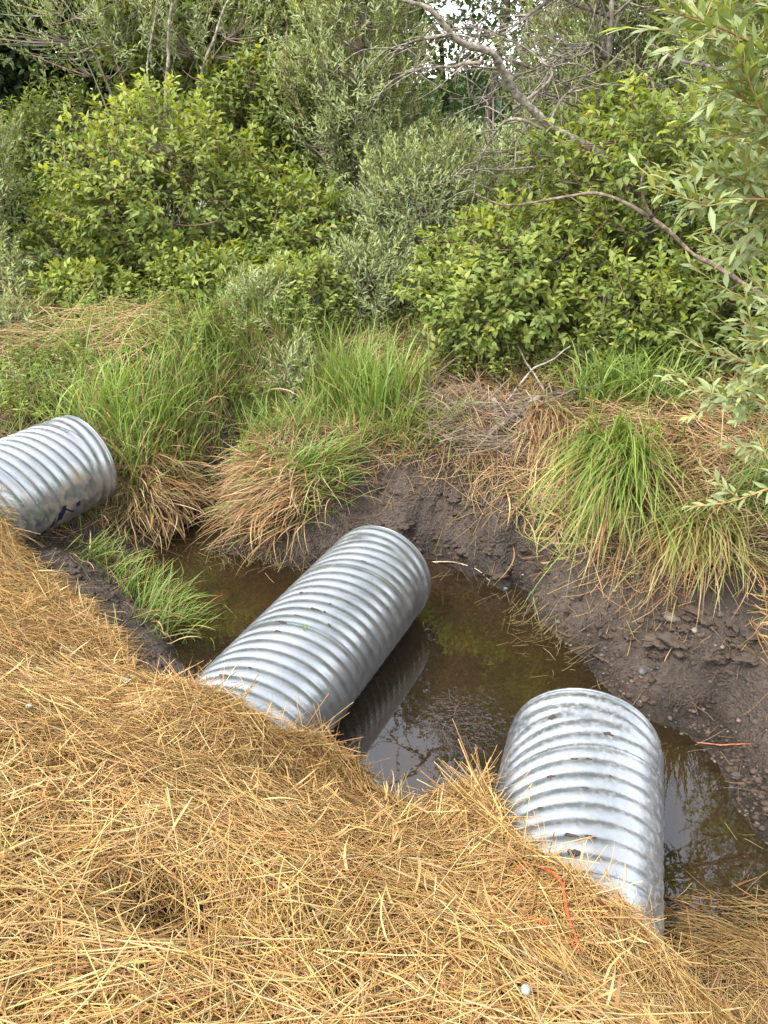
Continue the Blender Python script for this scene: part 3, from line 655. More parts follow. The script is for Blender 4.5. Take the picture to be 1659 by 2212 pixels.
shrub('willow_bush', 'rounded willow leaning out at centre below the gap to the field', 'willow bush', GW, B(.35, 7.4), (.78, .6, .72), .88, 640, 'wil', 10, new=.35)
shrub('willow_bush', 'low willow drooping over the grass clump at centre', 'willow bush', GW, B(-.12, 6.75), (.55, .42, .42), .42, 300, 'wil', 11, new=.3)
shrub('willow_bush', 'young willow sprouting among the long grass left of the tall clump', 'willow bush', GW, (hit(640, 850)[0], hit(640, 850)[1], hit(640, 850)[2]), (.26, .2, .25), .26, 46, 'wil', 12, nstem=5, stemr=.005, new=.5)
# --- right half
shrub('dogwood_shrub', 'broad-leaved shrub at right overhanging the brown thatch', 'shrub', GD, B(1.2, 5.95), (.98, .62, .62), .50, 560, 'dog', 13, new=.55, flowers=16, low=-.75)
shrub('dogwood_shrub', 'big broad-leaved shrub behind the bare branch at right', 'shrub', GD, B(2.15, 6.1), (1.05, .7, .95), .85, 760, 'dog', 14, new=.4, flowers=26)
shrub('dogwood_shrub', 'shady broad-leaved shrub at the right edge under the near willow', 'shrub', GD, B(2.65, 5.3), (.75, .6, .7), .55, 360, 'dog', 15, tone=.85, new=.2)  # shade put into the leaf colour by the lower tone
shrub('dogwood_shrub', 'broad-leaved shrub hiding the foot of the leaning dead trunk', 'shrub', GD, B(1.75, 7.2), (.7, .5, .75), 1.05, 420, 'dog', 16, new=.4)
shrub('willow_bush', 'tall grey green willow at upper right behind the dead trunk', 'willow bush', GW, B(2.3, 8.6), (1.3, .7, 1.5), 2.1, 1100, 'wil', 17, new=.45, low=-.95)
shrub('willow_bush', 'willow at the far right top, behind the near sprays', 'willow bush', GW, B(3.9, 8.0), (1.1, .7, 1.6), 1.8, 760, 'wil', 18, new=.3)
shrub('willow_bush', 'thin willow in the gap left of the dead trunk', 'willow bush', GW, B(.95, 9.3), (.7, .45, .55), .75, 300, 'wil', 19, new=.5, nstem=12)
shrub('willow_bush', 'dull willow scrub low behind the gap', 'willow bush', GW, B(1.55, 8.4), (.7, .5, .6), .75, 380, 'wil', 20, new=.2, tone=.85)

shrub('willow_bush', 'willow top filling the upper centre behind the tall light one', 'willow bush', GW, B(-.75, 9.0), (.9, .5, 1.5), 2.6, 820, 'wil', 41, new=.6, tone=1.1)
shrub('willow_bush', 'light willow closing the view between the centre willow and the dead branches', 'willow bush', GW, B(.75, 8.6), (.6, .45, .62), .95, 420, 'wil', 42, new=.6, nstem=12)
shrub('willow_bush', 'willow behind the leaning dead trunk, under the dead branches', 'willow bush', GW, B(1.35, 7.9), (.55, .45, .6), 1.0, 380, 'wil', 43, new=.4)
shrub('willow_bush', 'tall willow right of the dead trunk reaching out of the top of the view', 'willow bush', GW, B(2.1, 7.7), (.8, .55, 1.2), 2.2, 860, 'wil', 44, new=.5, low=-.8)
shrub('willow_bush', 'upright willow above the right edge shrubs', 'willow bush', GW, B(3.1, 6.9), (.9, .55, 1.3), 1.9, 820, 'wil', 45, new=.4)
shrub('dogwood_shrub', 'broad-leaved shrub top showing between the two tall left shrubs', 'shrub', GD, B(-1.2, 8.4), (.8, .5, .7), 1.35, 420, 'dog', 46, tone=.95, new=.4, flowers=14)
for i_, (lab, x, y, rd, cz_, nt_, kd) in enumerate([
    ('low broad-leaved bush spilling forward under the left shrub', -1.5, 6.95, (.6, .4, .3), .22, 190, 'dog'), ('low broad-leaved bush left of it, above the fallen reeds', -2.6, 7.0, (.55, .4, .3), .2, 160, 'dog'),
    ('small willow bush at the left edge among fallen reeds', -3.2, 6.4, (.5, .35, .3), .22, 130, 'wil'), ('small willow bush between the leaning grass and the centre', -.95, 6.45, (.45, .35, .28), .22, 120, 'wil'),
    ('small broad-leaved bush just left of the tall grass clump', -.6, 6.65, (.4, .35, .3), .25, 120, 'dog'), ('broad-leaved boughs drooping over the twig pile', .75, 5.75, (.45, .4, .36), .42, 150, 'dog'),
    ('broad-leaved boughs behind the lush tussock', 1.9, 5.35, (.6, .35, .4), .38, 190, 'dog')]):
    shrub('dogwood_shrub' if kd == 'dog' else 'willow_bush', lab, 'shrub' if kd == 'dog' else 'willow bush', GD if kd == 'dog' else GW, B(x, y), rd, cz_, nt_, kd, 60 + i_, nstem=7, stemr=.006, new=.6)
shrub('willow_bush', 'tall willow standing just beyond the right edge, its sprays reaching into the view', 'willow bush', GW, B(3.5, 4.5), (.95, .9, 1.7), 1.9, 900, 'wil', 80, new=.3, nstem=14)
# --- the near willow reaching in from the right edge: long shoots with large leaves
def shoots(name, label, cat, group, base, paths, lf, seed, tone=1.0, n_side=5):
    root = thing(name, label, cat, base, 0, group); base = np.array(base); st = Bag(); lb = Bag()
    for pth in paths:
        P = np.array([aty(u, v, y) for (u, v, y) in pth]) - base
        s = np.linspace(0, len(P) - 1, 14); i = np.clip(s.astype(int), 0, len(P) - 2); f = (s - i)[:, None]
        C = P[i] * (1 - f) + P[i + 1] * f; C[1:-1] = (C[:-2] + C[1:-1] * 2 + C[2:]) / 4
        tubes(st, C[None], np.linspace(.0065, .002, 14)[None], np.array([[.30, .17, .06]]) * rng.uniform(.7, 1.2), 6)
        tw = [C[4:]]
        for j in range(n_side):
            q = C[rng.integers(3, 12)]; t = unit(C[-1] - C[3]); dv = unit(t * .7 + rng.normal(0, .5, 3) + np.array([0, 0, .35])); Ls = rng.uniform(.12, .3)
            sp = bez(q[None], q[None] + dv * Ls * .5, q[None] + dv * Ls + np.array([0, 0, .03]), 6)[0]
            tubes(st, sp[None], np.linspace(.0028, .0013, 6)[None], np.array([[.32, .26, .08]]), 4); tw.append(sp)
        for sp in tw:
            Ln = np.linalg.norm(np.diff(sp, axis=0), axis=1).sum(); n = max(6, int(Ln / .021)); s = np.linspace(.05, 1, n)
            k = s * (len(sp) - 1); i = np.clip(k.astype(int), 0, len(sp) - 2); f = (k - i)[:, None]
            q = sp[i] * (1 - f) + sp[i + 1] * f; t = unit(sp[i + 1] - sp[i]); u = unit(np.cross(t, np.array([0, 0, 1.]))); v = np.cross(u, t)
            ph = np.arange(n) * 2.4 + rng.normal(0, .3, n); side = np.cos(ph)[:, None] * u + np.sin(ph)[:, None] * v
            al = (1.0 - .65 * s)[:, None]
            a = unit(t * np.cos(al) + side * np.sin(al) + np.array([0, 0, -.05]) + rng.normal(0, .12, (n, 3)))
            nn = unit(np.array([0, 0, 1.]) + t * .5 + rng.normal(0, .35, (n, 3)))
            mixn = (s[:, None] > .85) * .8
            cc = (C_WILF * (1 - mixn) + C_WILN * mixn) * np.exp(rng.normal(0, .16, (n, 1))) * np.exp(rng.normal(0, .05, (n, 3))) * tone
            leaves(lb, q, a, nn, lf * (1.05 - .4 * s) * rng.uniform(.75, 1.2, n), cc, leaf_template(.15, .03, .12, .45))
    obj('stems', st.mesh('stems'), M_twig, root); obj('foliage', lb.mesh('foliage'), M_wil, root)
    return root
C_WILF = np.array([.185, .225, .062])
GN = 'near willow branches reaching in from the right'
E0 = B(2.6, 3.4)
shoots('willow_branch', 'willow sprays with large grey leaves at the upper right corner', 'willow branch', GN, E0,
       [[(1900, 250, 3.1), (1700, 130, 3.0), (1560, 60, 2.9), (1430, 20, 2.85)], [(1900, 420, 3.0), (1720, 330, 3.0), (1640, 240, 2.95), (1600, 120, 2.9)], [(1950, 300, 3.2), (1760, 230, 3.1), (1650, 170, 3.05), (1530, 180, 3.0)],
        [(1900, 500, 3.1), (1740, 420, 3.0), (1660, 330, 3.0), (1640, 210, 2.95)], [(1950, 130, 3.3), (1760, 60, 3.2), (1640, 10, 3.1), (1560, -60, 3.1)], [(1900, 380, 3.3), (1760, 330, 3.2), (1660, 280, 3.2), (1530, 300, 3.1)]], .105, 21, n_side=8)
shoots('willow_branch', 'willow sprays in front of the bare branch at right', 'willow branch', GN, E0,
       [[(1900, 470, 3.4), (1720, 410, 3.3), (1600, 390, 3.2), (1480, 375, 3.1)], [(1900, 540, 3.4), (1740, 480, 3.3), (1650, 450, 3.2), (1520, 500, 3.1)], [(1900, 520, 3.3), (1720, 480, 3.2), (1650, 440, 3.2), (1590, 380, 3.1)], [(1900, 560, 3.5), (1750, 560, 3.4), (1640, 540, 3.3), (1560, 560, 3.3)]], .095, 22, n_side=7)
shoots('willow_branch', 'reddish willow shoot with grey leaves above the draping grass at right', 'willow branch', GN, E0,
       [[(1950, 940, 3.1), (1720, 885, 3.1), (1560, 855, 3.1), (1440, 800, 3.1)], [(1950, 960, 3.1), (1700, 880, 3.1), (1580, 850, 3.05), (1490, 900, 3.0)], [(1720, 700, 3.2), (1660, 720, 3.2), (1620, 790, 3.2), (1500, 745, 3.2)], [(1900, 800, 3.0), (1740, 760, 3.0), (1660, 740, 3.0), (1600, 690, 3.0)], [(1900, 700, 3.1), (1740, 680, 3.1), (1650, 650, 3.1), (1570, 640, 3.1)], [(1900, 900, 3.0), (1740, 820, 3.0), (1660, 780, 3.0), (1610, 830, 3.0)]], .085, 23, n_side=7)
shoots('willow_branch', 'thin orange willow shoot hanging low over the thatch at the right edge', 'willow branch', GN, E0,
       [[(1900, 960, 2.9), (1700, 1040, 2.9), (1580, 1085, 2.9), (1490, 1095, 2.9)], [(1900, 980, 3.0), (1720, 960, 3.0), (1640, 960, 3.0), (1590, 1000, 3.0)]], .075, 24, n_side=4)

def edge_paths(v0, v1, n, y):
    out = []
    for k in range(n):
        v = rng.uniform(v0, v1); e = rng.uniform(1480, 1650); dv = rng.uniform(-130, 60); yy = y + rng.uniform(-.3, .5)
        out.append([(1950, v + 60, yy + .1), (1760, v + 20, yy), (e + 60, v + dv * .4, yy - .05), (e, v + dv, yy - .1)])
    return out
shoots('willow_branch', 'crowded willow sprays along the upper right edge of the view', 'willow branch', GN, E0, edge_paths(-40, 420, 9, 3.3), .10, 51, n_side=6)
shoots('willow_branch', 'crowded willow sprays along the right edge, beside the end of the bare branch', 'willow branch', GN, E0, edge_paths(600, 760, 2, 3.2), .09, 52, n_side=6)
# --- dead leaning willow
def limb(bag, P, r0, r1, col, sides=8, m=24, rough=.10):
    P = np.asarray(P, float); s = np.linspace(0, len(P) - 1, m); i = np.clip(s.astype(int), 0, len(P) - 2); f = (s - i)[:, None]
    C = P[i] * (1 - f) + P[i + 1] * f
    for _ in range(2): C[1:-1] = (C[:-2] + C[1:-1] * 2 + C[2:]) / 4
    Lc = np.linalg.norm(P[-1] - P[0]); kk = np.arange(m) / m
    for fq, am in ((3, .022), (7, .010), (15, .004)): C = C + Lc * am * np.stack([vnoise(kk * fq + rng.uniform(0, 99), kk * 0, 7) for _ in range(3)], -1) * np.minimum(1, kk * 6)[:, None]
    rr = np.linspace(r0, r1, m) * (1 + rough * rng.normal(0, 1, m))
    tubes(bag, C[None], rr[None], np.asarray(col)[None] * np.exp(rng.normal(0, .12, (1, m, 1))) if True else col, sides); return C
C_DEAD = np.array([.27, .225, .175])
tp = [(1385, 450, 6.35), (1300, 360, 6.2), (1190, 290, 6.0), (1090, 215, 5.8), (1040, 135, 5.6), (975, 75, 5.45), (900, 25, 5.3), (800, -15, 5.2)]
W_ = np.array([aty(*p) for p in tp]); root = thing('dead_willow_tree', 'bare grey dead trunk leaning up to the left out of the right-hand shrubs', 'dead tree', B(1.95, 6.5))
o0 = np.array(root.location); W_ = np.vstack([np.array(B(1.95, 6.5)), W_])
bg_ = Bag(); TC = limb(bg_, W_ - o0 + np.vstack([np.zeros((1,3)), rng.normal(0,.018,(len(W_)-1,3))]), .042, .009, C_DEAD * .8, 12, 60, .09); obj('trunk', bg_.mesh('trunk'), M_bark, root)
bl = [[(1185, 285, 6.0), (1100, 250, 6.1), (1040, 330, 6.3), (1020, 430, 6.4)], [(1180, 280, 6.0), (1230, 200, 6.4), (1330, 130, 6.9)], [(1300, 350, 6.2), (1180, 370, 6.3), (1060, 360, 6.4), (960, 390, 6.3)],
      [(1110, 235, 5.85), (1200, 160, 6.3), (1130, 90, 6.5), (1010, 60, 6.6)], [(1040, 135, 5.6), (950, 140, 5.8), (850, 160, 5.9)], [(975, 75, 5.45), (900, 90, 5.6), (840, 130, 5.7)]]
for p in bl:
    b_ = Bag(); C = limb(b_, np.array([aty(*q) for q in p]) - o0, .013, .003, C_DEAD * .65, 7, 16)
    for j in range(14):
        q = C[rng.integers(3, 15)]; d_ = unit(rng.normal(0, 1, 3) * np.array([1, .6, .7])); L_ = rng.uniform(.15, .5)
        limb(b_, [q, q + d_ * L_ * .5 + rng.normal(0, .03, 3), q + d_ * L_ + np.array([0, 0, -.06])], .006, .0015, C_DEAD * .75, 4, 7)
    obj('branch', b_.mesh('branch'), M_bark, root)
# tangle of dead branches under the trunk top, from a second dead tree behind
root = thing('dead_tree', 'tangled brown dead branches spreading left behind the leaning dead trunk', 'dead tree', B(1.75, 7.05)); o0 = np.array(root.location)
b_ = Bag(); trunkC = limb(b_, [np.zeros(3), np.array([.02, 0, .8]), np.array([-.05, 0, 1.5]), np.array([-.02, -.1, 2.3])], .034, .02, C_DEAD * .6, 9, 20, .05); obj('trunk', b_.mesh('trunk'), M_bark, root)
for k in range(15):
    b_ = Bag(); q = trunkC[rng.integers(9, 20)]; zz = rng.uniform(-.25, .75)
    e = np.array([rng.uniform(-1.55, -.55), rng.uniform(-.9, -.2), zz]) if k < 11 else np.array([rng.uniform(.3, 1.0), rng.uniform(-.6, 0), zz])
    C = limb(b_, [q, q + e * .3 + np.array([0, 0, .12]), q + e * .65 + rng.normal(0, .07, 3), q + e], rng.uniform(.010, .022), .003, C_DEAD * .55, 6, 18)
    for j in range(16):
        qq = C[rng.integers(4, 17)]; d_ = unit(e / np.linalg.norm(e) * .6 + rng.normal(0, .6, 3)); L_ = rng.uniform(.15, .5)
        c2 = limb(b_, [qq, qq + d_ * L_ * .5 + rng.normal(0, .04, 3), qq + d_ * L_], .007, .002, C_DEAD * .6, 4, 8)
        for jj in range(2):
            q3 = c2[rng.integers(3, 7)]; d3 = unit(d_ + rng.normal(0, .7, 3)); limb(b_, [q3, q3 + d3 * .1, q3 + d3 * .2 + rng.normal(0, .02, 3)], .003, .0012, C_DEAD * .6, 3, 5)
    obj('branch', b_.mesh('branch'), M_bark, root)
# bare branch crossing the right-hand shrub
root = thing('bare_branch', 'bare brown branch slanting down to the right across the broad-leaved shrub', 'branch', aty(1720, 690, 4.5)); o0 = np.array(root.location)
b_ = Bag(); C = limb(b_, np.array([aty(*p) for p in [(1720, 690, 4.5), (1620, 615, 4.6), (1540, 560, 4.7), (1480, 530, 4.75), (1400, 465, 4.8), (1340, 420, 4.85), (1290, 408, 4.9), (1200, 420, 4.95), (1130, 432, 5.0), (1085, 432, 5.0), (1025, 410, 5.0)]]) - o0, .017, .004, np.array([.15, .11, .078]), 7, 40); obj('main_stem', b_.mesh('main_stem'), M_bark, root)
b_ = Bag(); limb(b_, np.array([aty(*p) for p in [(1408, 470, 4.8), (1390, 430, 4.75), (1385, 390, 4.7), (1400, 350, 4.7)]]) - o0, .011, .004, np.array([.15, .11, .078]), 6, 14); obj('side_branch', b_.mesh('side_branch'), M_bark, root)
root = thing('bare_branch', 'dark bare branch pointing left near the top right corner', 'branch', aty(1760, 145, 4.2)); o0 = np.array(root.location)
b_ = Bag(); limb(b_, np.array([aty(*p) for p in [(1760, 145, 4.2), (1660, 149, 4.25), (1560, 150, 4.3), (1480, 148, 4.4), (1430, 125, 4.5), (1395, 105, 4.6)]]) - o0, .012, .004, np.array([.12, .09, .085]), 7, 24); obj('main_stem', b_.mesh('main_stem'), M_bark, root)
for (lab, pts, r0) in [('upright pale bare stem rising through the upper left shrub', [(355, 280, 8.3), (362, 150, 8.2), (372, 60, 8.1), (385, -40, 8.0)], .02), ('bare stem slanting up to the right above the upper left shrub', [(420, 220, 8.4), (445, 120, 8.3), (475, 50, 8.2), (510, -30, 8.1)], .016), ('thin forked bare stem left of the upright pale stem', [(350, 270, 8.3), (330, 190, 8.25), (318, 120, 8.2), (335, -20, 8.2)], .011)]:
    root = thing('dead_sapling', lab, 'sapling', aty(*pts[0])); o0 = np.array(root.location)
    b_ = Bag(); limb(b_, np.array([aty(*p) for p in pts]) - o0, r0, r0 * .5, np.array([.22, .19, .15]), 7, 20); obj('stem', b_.mesh('stem'), M_bark, root)

# --- trees beyond the shrubs
def far_tree(label, base, h, rad, n, tone, seed, col=(.055, .085, .028), lsz=.10, stems=3, shell=.25, name='background_tree', low=-1):
    root = thing(name, label, 'tree', base, 0, 'trees beyond the shrubs')
    st = Bag()
    tip, d, r = crown_points(n, np.asarray(rad, float), shell, .35, seed, low); cen = np.array([0, 0, h]); tip = tip + cen; n = len(tip)
    for k in range(stems):
        e = tip[rng.integers(n)]; limb(st, [np.array([rng.normal(0, .12), rng.normal(0, .1), -.05]), np.array([rng.normal(0, .2), 0, h * .5]), cen * .7 + e * .3, e], .06, .015, np.array([.10, .08, .065]), 7, 16)
    obj('trunk', st.mesh('trunk'), M_bark, root)
    m_ = 7; q = np.repeat(tip, m_, 0) + rng.normal(0, .13, (n * m_, 3)); a = unit(rng.normal(0, 1, (n * m_, 3)) + np.repeat(d, m_, 0) * .5); nn = unit(rng.normal(0, .5, (n * m_, 3)) + np.array([0, 0, 1]))
    lb = Bag(); leaves(lb, q, a, nn, lsz * rng.uniform(.7, 1.3, n * m_), tint(n * m_, np.array(col) * tone, .25, .06), T_FAR)
    obj('crown', lb.mesh('crown', smooth=False), M_far, root)
far_tree('dark thicket of thin trunks at the far upper left', B(-4.7, 10.6), 2.6, (1.3, .8, 2.8), 4600, .5, 31, lsz=.11, stems=16)
far_tree('dark narrow tree behind the tall shrub at upper left', B(-3.2, 10.9), 2.8, (1.3, .8, 2.9), 4600, .6, 32, lsz=.11, stems=14)
far_tree('leafy tree showing between the upper left shrub and the centre willow', B(-1.3, 11.5), 3.2, (1.2, .8, 2.9), 2600, 1.5, 33, lsz=.11)
far_tree('pale leafy tree behind the centre willow', B(-.25, 11.0), 3.0, (.8, .7, 2.8), 2000, 1.8, 34, lsz=.11)
far_tree('drooping dark-leaved tree above the dead branches', B(1.3, 9.9), 4.4, (1.7, .7, 1.25), 1500, .8, 35, stems=2)
far_tree('leafy tree behind the upper right willow', B(3.4, 11.5), 3.2, (1.6, .8, 3.0), 2600, 1.6, 36, lsz=.11)
far_tree('leafy tree behind the right edge willows', B(5.6, 11.0), 3.0, (1.6, .8, 2.8), 1400, 1.6, 37, lsz=.11)
far_tree('tree far left behind the edge willow', B(-6.2, 11.0), 2.0, (1.3, .8, 2.0), 1200, 1.0, 38)
far_tree('thin leafy tree in the gap left of the dead branches', B(.95, 12.5), 2.2, (1.3, .7, 1.7), 900, 2.0, 39, lsz=.10)
far_tree('tall tree rising out of the view behind the upper right willow', B(2.7, 10.0), 4.9, (1.7, .8, 3.0), 2600, 1.3, 40, lsz=.11)
hb = Bag(); n = 9000; x = rng.uniform(-90, 110, n); hh = 3.2 + 2.2 * fbm(x * .08, x * 0, 81, 3)
q = np.column_stack([x, 75 + rng.normal(0, 3, n) + np.abs(x) * .1, 1.0 + rng.uniform(0, 1, n) ** .7 * hh])
leaves(hb, q, unit(rng.normal(0, 1, (n, 3))), unit(rng.normal(0, .6, (n, 3)) + np.array([0, -.4, .6])), rng.uniform(1.0, 2.2, n), tint(n, (.06, .085, .04), .2), T_FAR)
tag(obj('distant_trees', hb.mesh('distant_trees', smooth=False), M_far), kind='stuff')
# ------------------------------------------------------------------ grass, thatch and weeds
def project(P):
    P = np.asarray(P, float) - EYE; fw = np.array([0, math.cos(PITCH), -math.sin(PITCH)]); up = np.array([0, math.sin(PITCH), math.cos(PITCH)])
    z = P @ fw; k = 1659 / 768
    return (384 + FPX * P[..., 0] / z) * k, (512 - FPX * (P @ up) / z) * k
LU = np.array([-400, 180, 230, 300, 430, 470, 560, 640, 700, 790, 880, 970, 1000, 1060, 1110, 1180, 1240, 1300, 1400, 1560, 1659, 2200]); LV = np.array([1150, 1160, 1160, 1165, 1150, 1165, 1180, 1140, 1085, 1035, 1012, 1022, 1075, 1105, 1080, 1100, 1175, 1280, 1310, 1320, 1390, 1500])
def uvx(x, y):
    return project(np.stack([x, y, ground_z(x, y)], -1))
def thatch_mask(x, y):
    u, v = uvx(x, y); g = np.interp(u, LU, LV)
    chan = (np.abs(x + 1.27 + .1 * (y - 4.9)) < .13) & (y < 5.5)
    return ((v < g + rng.normal(0, 14, len(u))) & (y > straw_y(x) + .15) & (ground_z(x, y) > .03) & ~chan & (y < 9.5)).astype(float)
def gclamp(bag_start, bag, lift=.006):
    for V in bag.V[bag_start:]:
        g = ground_z(V[:, 0], V[:, 1]) + lift; V[:, 2] = np.maximum(V[:, 2], g)
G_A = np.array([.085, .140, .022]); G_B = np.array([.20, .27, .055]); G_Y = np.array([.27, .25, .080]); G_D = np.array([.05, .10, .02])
D_COL = np.array([[.34, .225, .105], [.27, .165, .070], [.41, .30, .165], [.19, .11, .045], [.26, .20, .115], [.13, .075, .036]])
D_P = [.26, .24, .18, .14, .1, .08]

D_COL = D_COL * np.array([.98, .94, .89])
def tussock(label, pts, n, az, azs, ln, lean, bend, wid=.0075, dry=0.0, gc=(G_A, G_B), spread=.10, name='grass_tussock', dryaz=None, dlen=None, group='grass tussocks on the far bank', yel=.0, m=7):
    """pts: ground points (world) the blades grow from"""
    pts = np.asarray(pts, float); base = pts.mean(0); base[2] = float(ground_z(base[0], base[1]))
    root = thing(name, label, 'grass tussock', base, 0, group)
    for part, k in (('green_blades', int(n * (1 - dry))), ('dry_blades', int(n * dry))):
        if k < 3: continue
        b_ = Bag(); c = pts[rng.integers(0, len(pts), k)][:, :2] + rng.normal(0, spread, (k, 2))
        b0 = np.column_stack([c, ground_z(c[:, 0], c[:, 1]) - .01])
        L = rng.uniform(*(ln if part[0] == 'g' or dlen is None else dlen), k)
        A = rng.normal(az if part[0] == 'g' or dryaz is None else dryaz, azs, k)
        le = np.clip(rng.normal(lean[0], lean[1], k), 0, 1.5); be = rng.normal(bend[0], bend[1], k)
        if part[0] == 'g':
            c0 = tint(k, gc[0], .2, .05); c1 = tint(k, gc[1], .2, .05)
            yy = rng.uniform(0, 1, k) < yel; c1[yy] = tint(yy.sum(), G_Y, .2, .05); c0[yy] = tint(yy.sum(), G_B, .2, .05)
        else: c0 = pick(k, D_COL, D_P); c1 = c0 * rng.uniform(.8, 1.2, (k, 1)); le = np.clip(le + .25, 0, 1.6)
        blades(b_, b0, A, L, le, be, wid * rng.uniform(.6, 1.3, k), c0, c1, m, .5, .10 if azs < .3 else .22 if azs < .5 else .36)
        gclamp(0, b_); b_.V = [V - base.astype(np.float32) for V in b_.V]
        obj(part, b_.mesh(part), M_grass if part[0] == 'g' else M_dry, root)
    return root
def HP(*uv): return np.array([hit(u, v) for (u, v) in uv])
PI = math.pi
tussock('tall upright green grass clump at the centre of the far bank', HP((700, 880), (740, 890), (780, 900), (830, 900), (870, 890), (760, 860), (820, 860)), 620, 0, 3, (.35, .68), (.22, .15), (.75, .5), .010, .12, spread=.08)
tussock('long pale green grass leaning over behind the left pipe', HP((200, 930), (250, 920), (300, 930), (350, 930), (400, 920), (300, 890), (380, 880), (230, 890)), 760, .4, 2.2, (.3, .62), (.3, .18), (.95, .5), .009, .2, (G_A * 1.15, G_B * 1.2), spread=.12)
tussock('green grass growing up against the end of the left pipe', HP((270, 1000), (300, 1010), (340, 1000), (400, 990), (290, 960), (370, 960)), 330, .6, 2.0, (.25, .5), (.3, .18), (1.0, .5), .010, .3, (G_A * 1.1, G_B * 1.15), spread=.08)
tussock('dead tan grass clump hanging into the water beside the inlet channel', HP((290, 1040), (330, 1040), (370, 1040), (400, 1050), (340, 1010), (390, 1010), (300, 1080), (350, 1085)), 1000, PI - .38, .35, (.24, .46), (1.0, .25), (.75, .25), .0098, .95, spread=.06)
tussock('dead tan grass clump sweeping down to the left into the inlet channel', HP((560, 1015), (590, 1010), (620, 1030), (650, 1030), (590, 1070), (640, 1080), (560, 1060), (680, 1040)), 900, -2.35, .4, (.25, .5), (1.1, .22), (.7, .3), .0088, .95, spread=.07)
tussock('green grass flopped over to the right above the middle pipe', HP((600, 1040), (640, 1030), (680, 1020), (640, 1070), (590, 1080), (700, 1030)), 420, 1.7, .5, (.25, .52), (.75, .22), (.9, .3), .0085, .22, spread=.07)
tussock('lush green grass tussock under the right shrub', HP((1260, 880), (1300, 890), (1340, 890), (1380, 880), (1300, 860), (1360, 850), (1420, 880)), 520, .9, 1.6, (.3, .55), (.45, .2), (1.1, .4), .012, .05, (G_A, G_B * .95), spread=.07)
tussock('long green grass draping down the bank like hair right of the mud slope', HP((1290, 960), (1320, 960), (1350, 970), (1380, 980), (1310, 1000), (1360, 1020), (1340, 1060)), 620, PI + .36, .17, (.6, 1.2), (1.05, .18), (.85, .25), .0095, .16, (G_A * 1.15, G_B * 1.1), spread=.06, yel=.25, m=10)
tussock('yellow green grass hanging over the dark undercut at right', HP((1440, 1130), (1470, 1120), (1500, 1120), (1530, 1130), (1560, 1150), (1480, 1150)), 420, PI + .42, .25, (.35, .70), (1.05, .22), (.95, .3), .0075, .35, (G_B, G_Y), spread=.06, yel=.4)
tussock('flattened pale yellow grass lying on the lip of the mud bank', HP((1120, 1050), (1160, 1050), (1200, 1060), (1240, 1080), (1180, 1090), (1220, 1110)), 420, 2.5, .5, (.2, .42), (1.3, .18), (.45, .3), .0070, .65, (G_B, G_Y * 1.1), spread=.07, yel=.6)
tussock('dark green grass leaning right at the right edge of the bank', HP((1560, 1110), (1600, 1110), (1640, 1120), (1680, 1130)), 280, 1.4, .6, (.3, .55), (.7, .2), (1.0, .3), .0095, .12, spread=.07)
tussock('dry brown reeds hanging down beside the draping grass', HP((1160, 900), (1190, 890), (1220, 900), (1240, 930), (1200, 930), (1230, 960)), 700, PI + .12, .2, (.35, .72), (1.0, .2), (.9, .3), .0075, .97, spread=.06)
tussock('loose green and tan grass spray over the thatch at right', HP((1430, 980), (1470, 970), (1510, 980), (1450, 1020), (1500, 1030)), 160, PI + .4, .6, (.3, .6), (.9, .25), (.9, .3), .0075, .75, spread=.09)
tussock('wispy dry grass hanging at the right edge beside the gravel', HP((1620, 1200), (1650, 1220), (1680, 1260), (1660, 1300), (1690, 1330)), 300, PI - .5, .5, (.2, .42), (1.0, .25), (1.0, .3), .0055, .8, spread=.06)
tussock('wet green grass tuft at the edge of the straw left of the middle pipe', HP((300, 1300), (330, 1320), (360, 1340), (390, 1370), (340, 1360), (310, 1340), (280, 1290), (360, 1310)), 420, 1.2, .7, (.18, .36), (.65, .25), (1.0, .35), .0068, .22, spread=.05, group='grass tussocks on the near bank')
tussock('flat grass tuft beside the straw below the left pipe', HP((200, 1210), (240, 1220), (180, 1200), (260, 1240)), 150, 1.4, .8, (.15, .3), (.9, .25), (.7, .3), .0075, .25, spread=.05, group='grass tussocks on the near bank')
tussock('fine green grass between the two tan clumps and the tall clump', HP((560, 930), (600, 920), (650, 930), (520, 900), (600, 890)), 300, .5, 2.5, (.2, .45), (.4, .2), (.9, .4), .0065, .25, spread=.09)
tussock('green grass behind the left grass bank', HP((420, 800), (480, 800), (520, 820), (460, 840), (380, 800)), 320, .2, 2.5, (.25, .5), (.35, .2), (.9, .4), .0085, .2, spread=.12)
tussock('grass creeping along the foot of the tall clump', HP((820, 950), (880, 950), (930, 940), (770, 950), (900, 920)), 320, 1.8, 1.0, (.2, .42), (.7, .25), (.9, .3), .0075, .25, spread=.08)
tussock('short grass strip below the left shrub', HP((460, 720), (520, 740), (580, 740), (620, 720), (540, 710)), 260, 0, 3, (.2, .45), (.35, .2), (.9, .4), .0085, .15, spread=.14)
tussock('green grass beside the trampled right-hand path', HP((1560, 1030), (1610, 1040), (1650, 1060)), 160, 2.2, .8, (.25, .5), (.9, .25), (.8, .3), .008, .3, spread=.09)

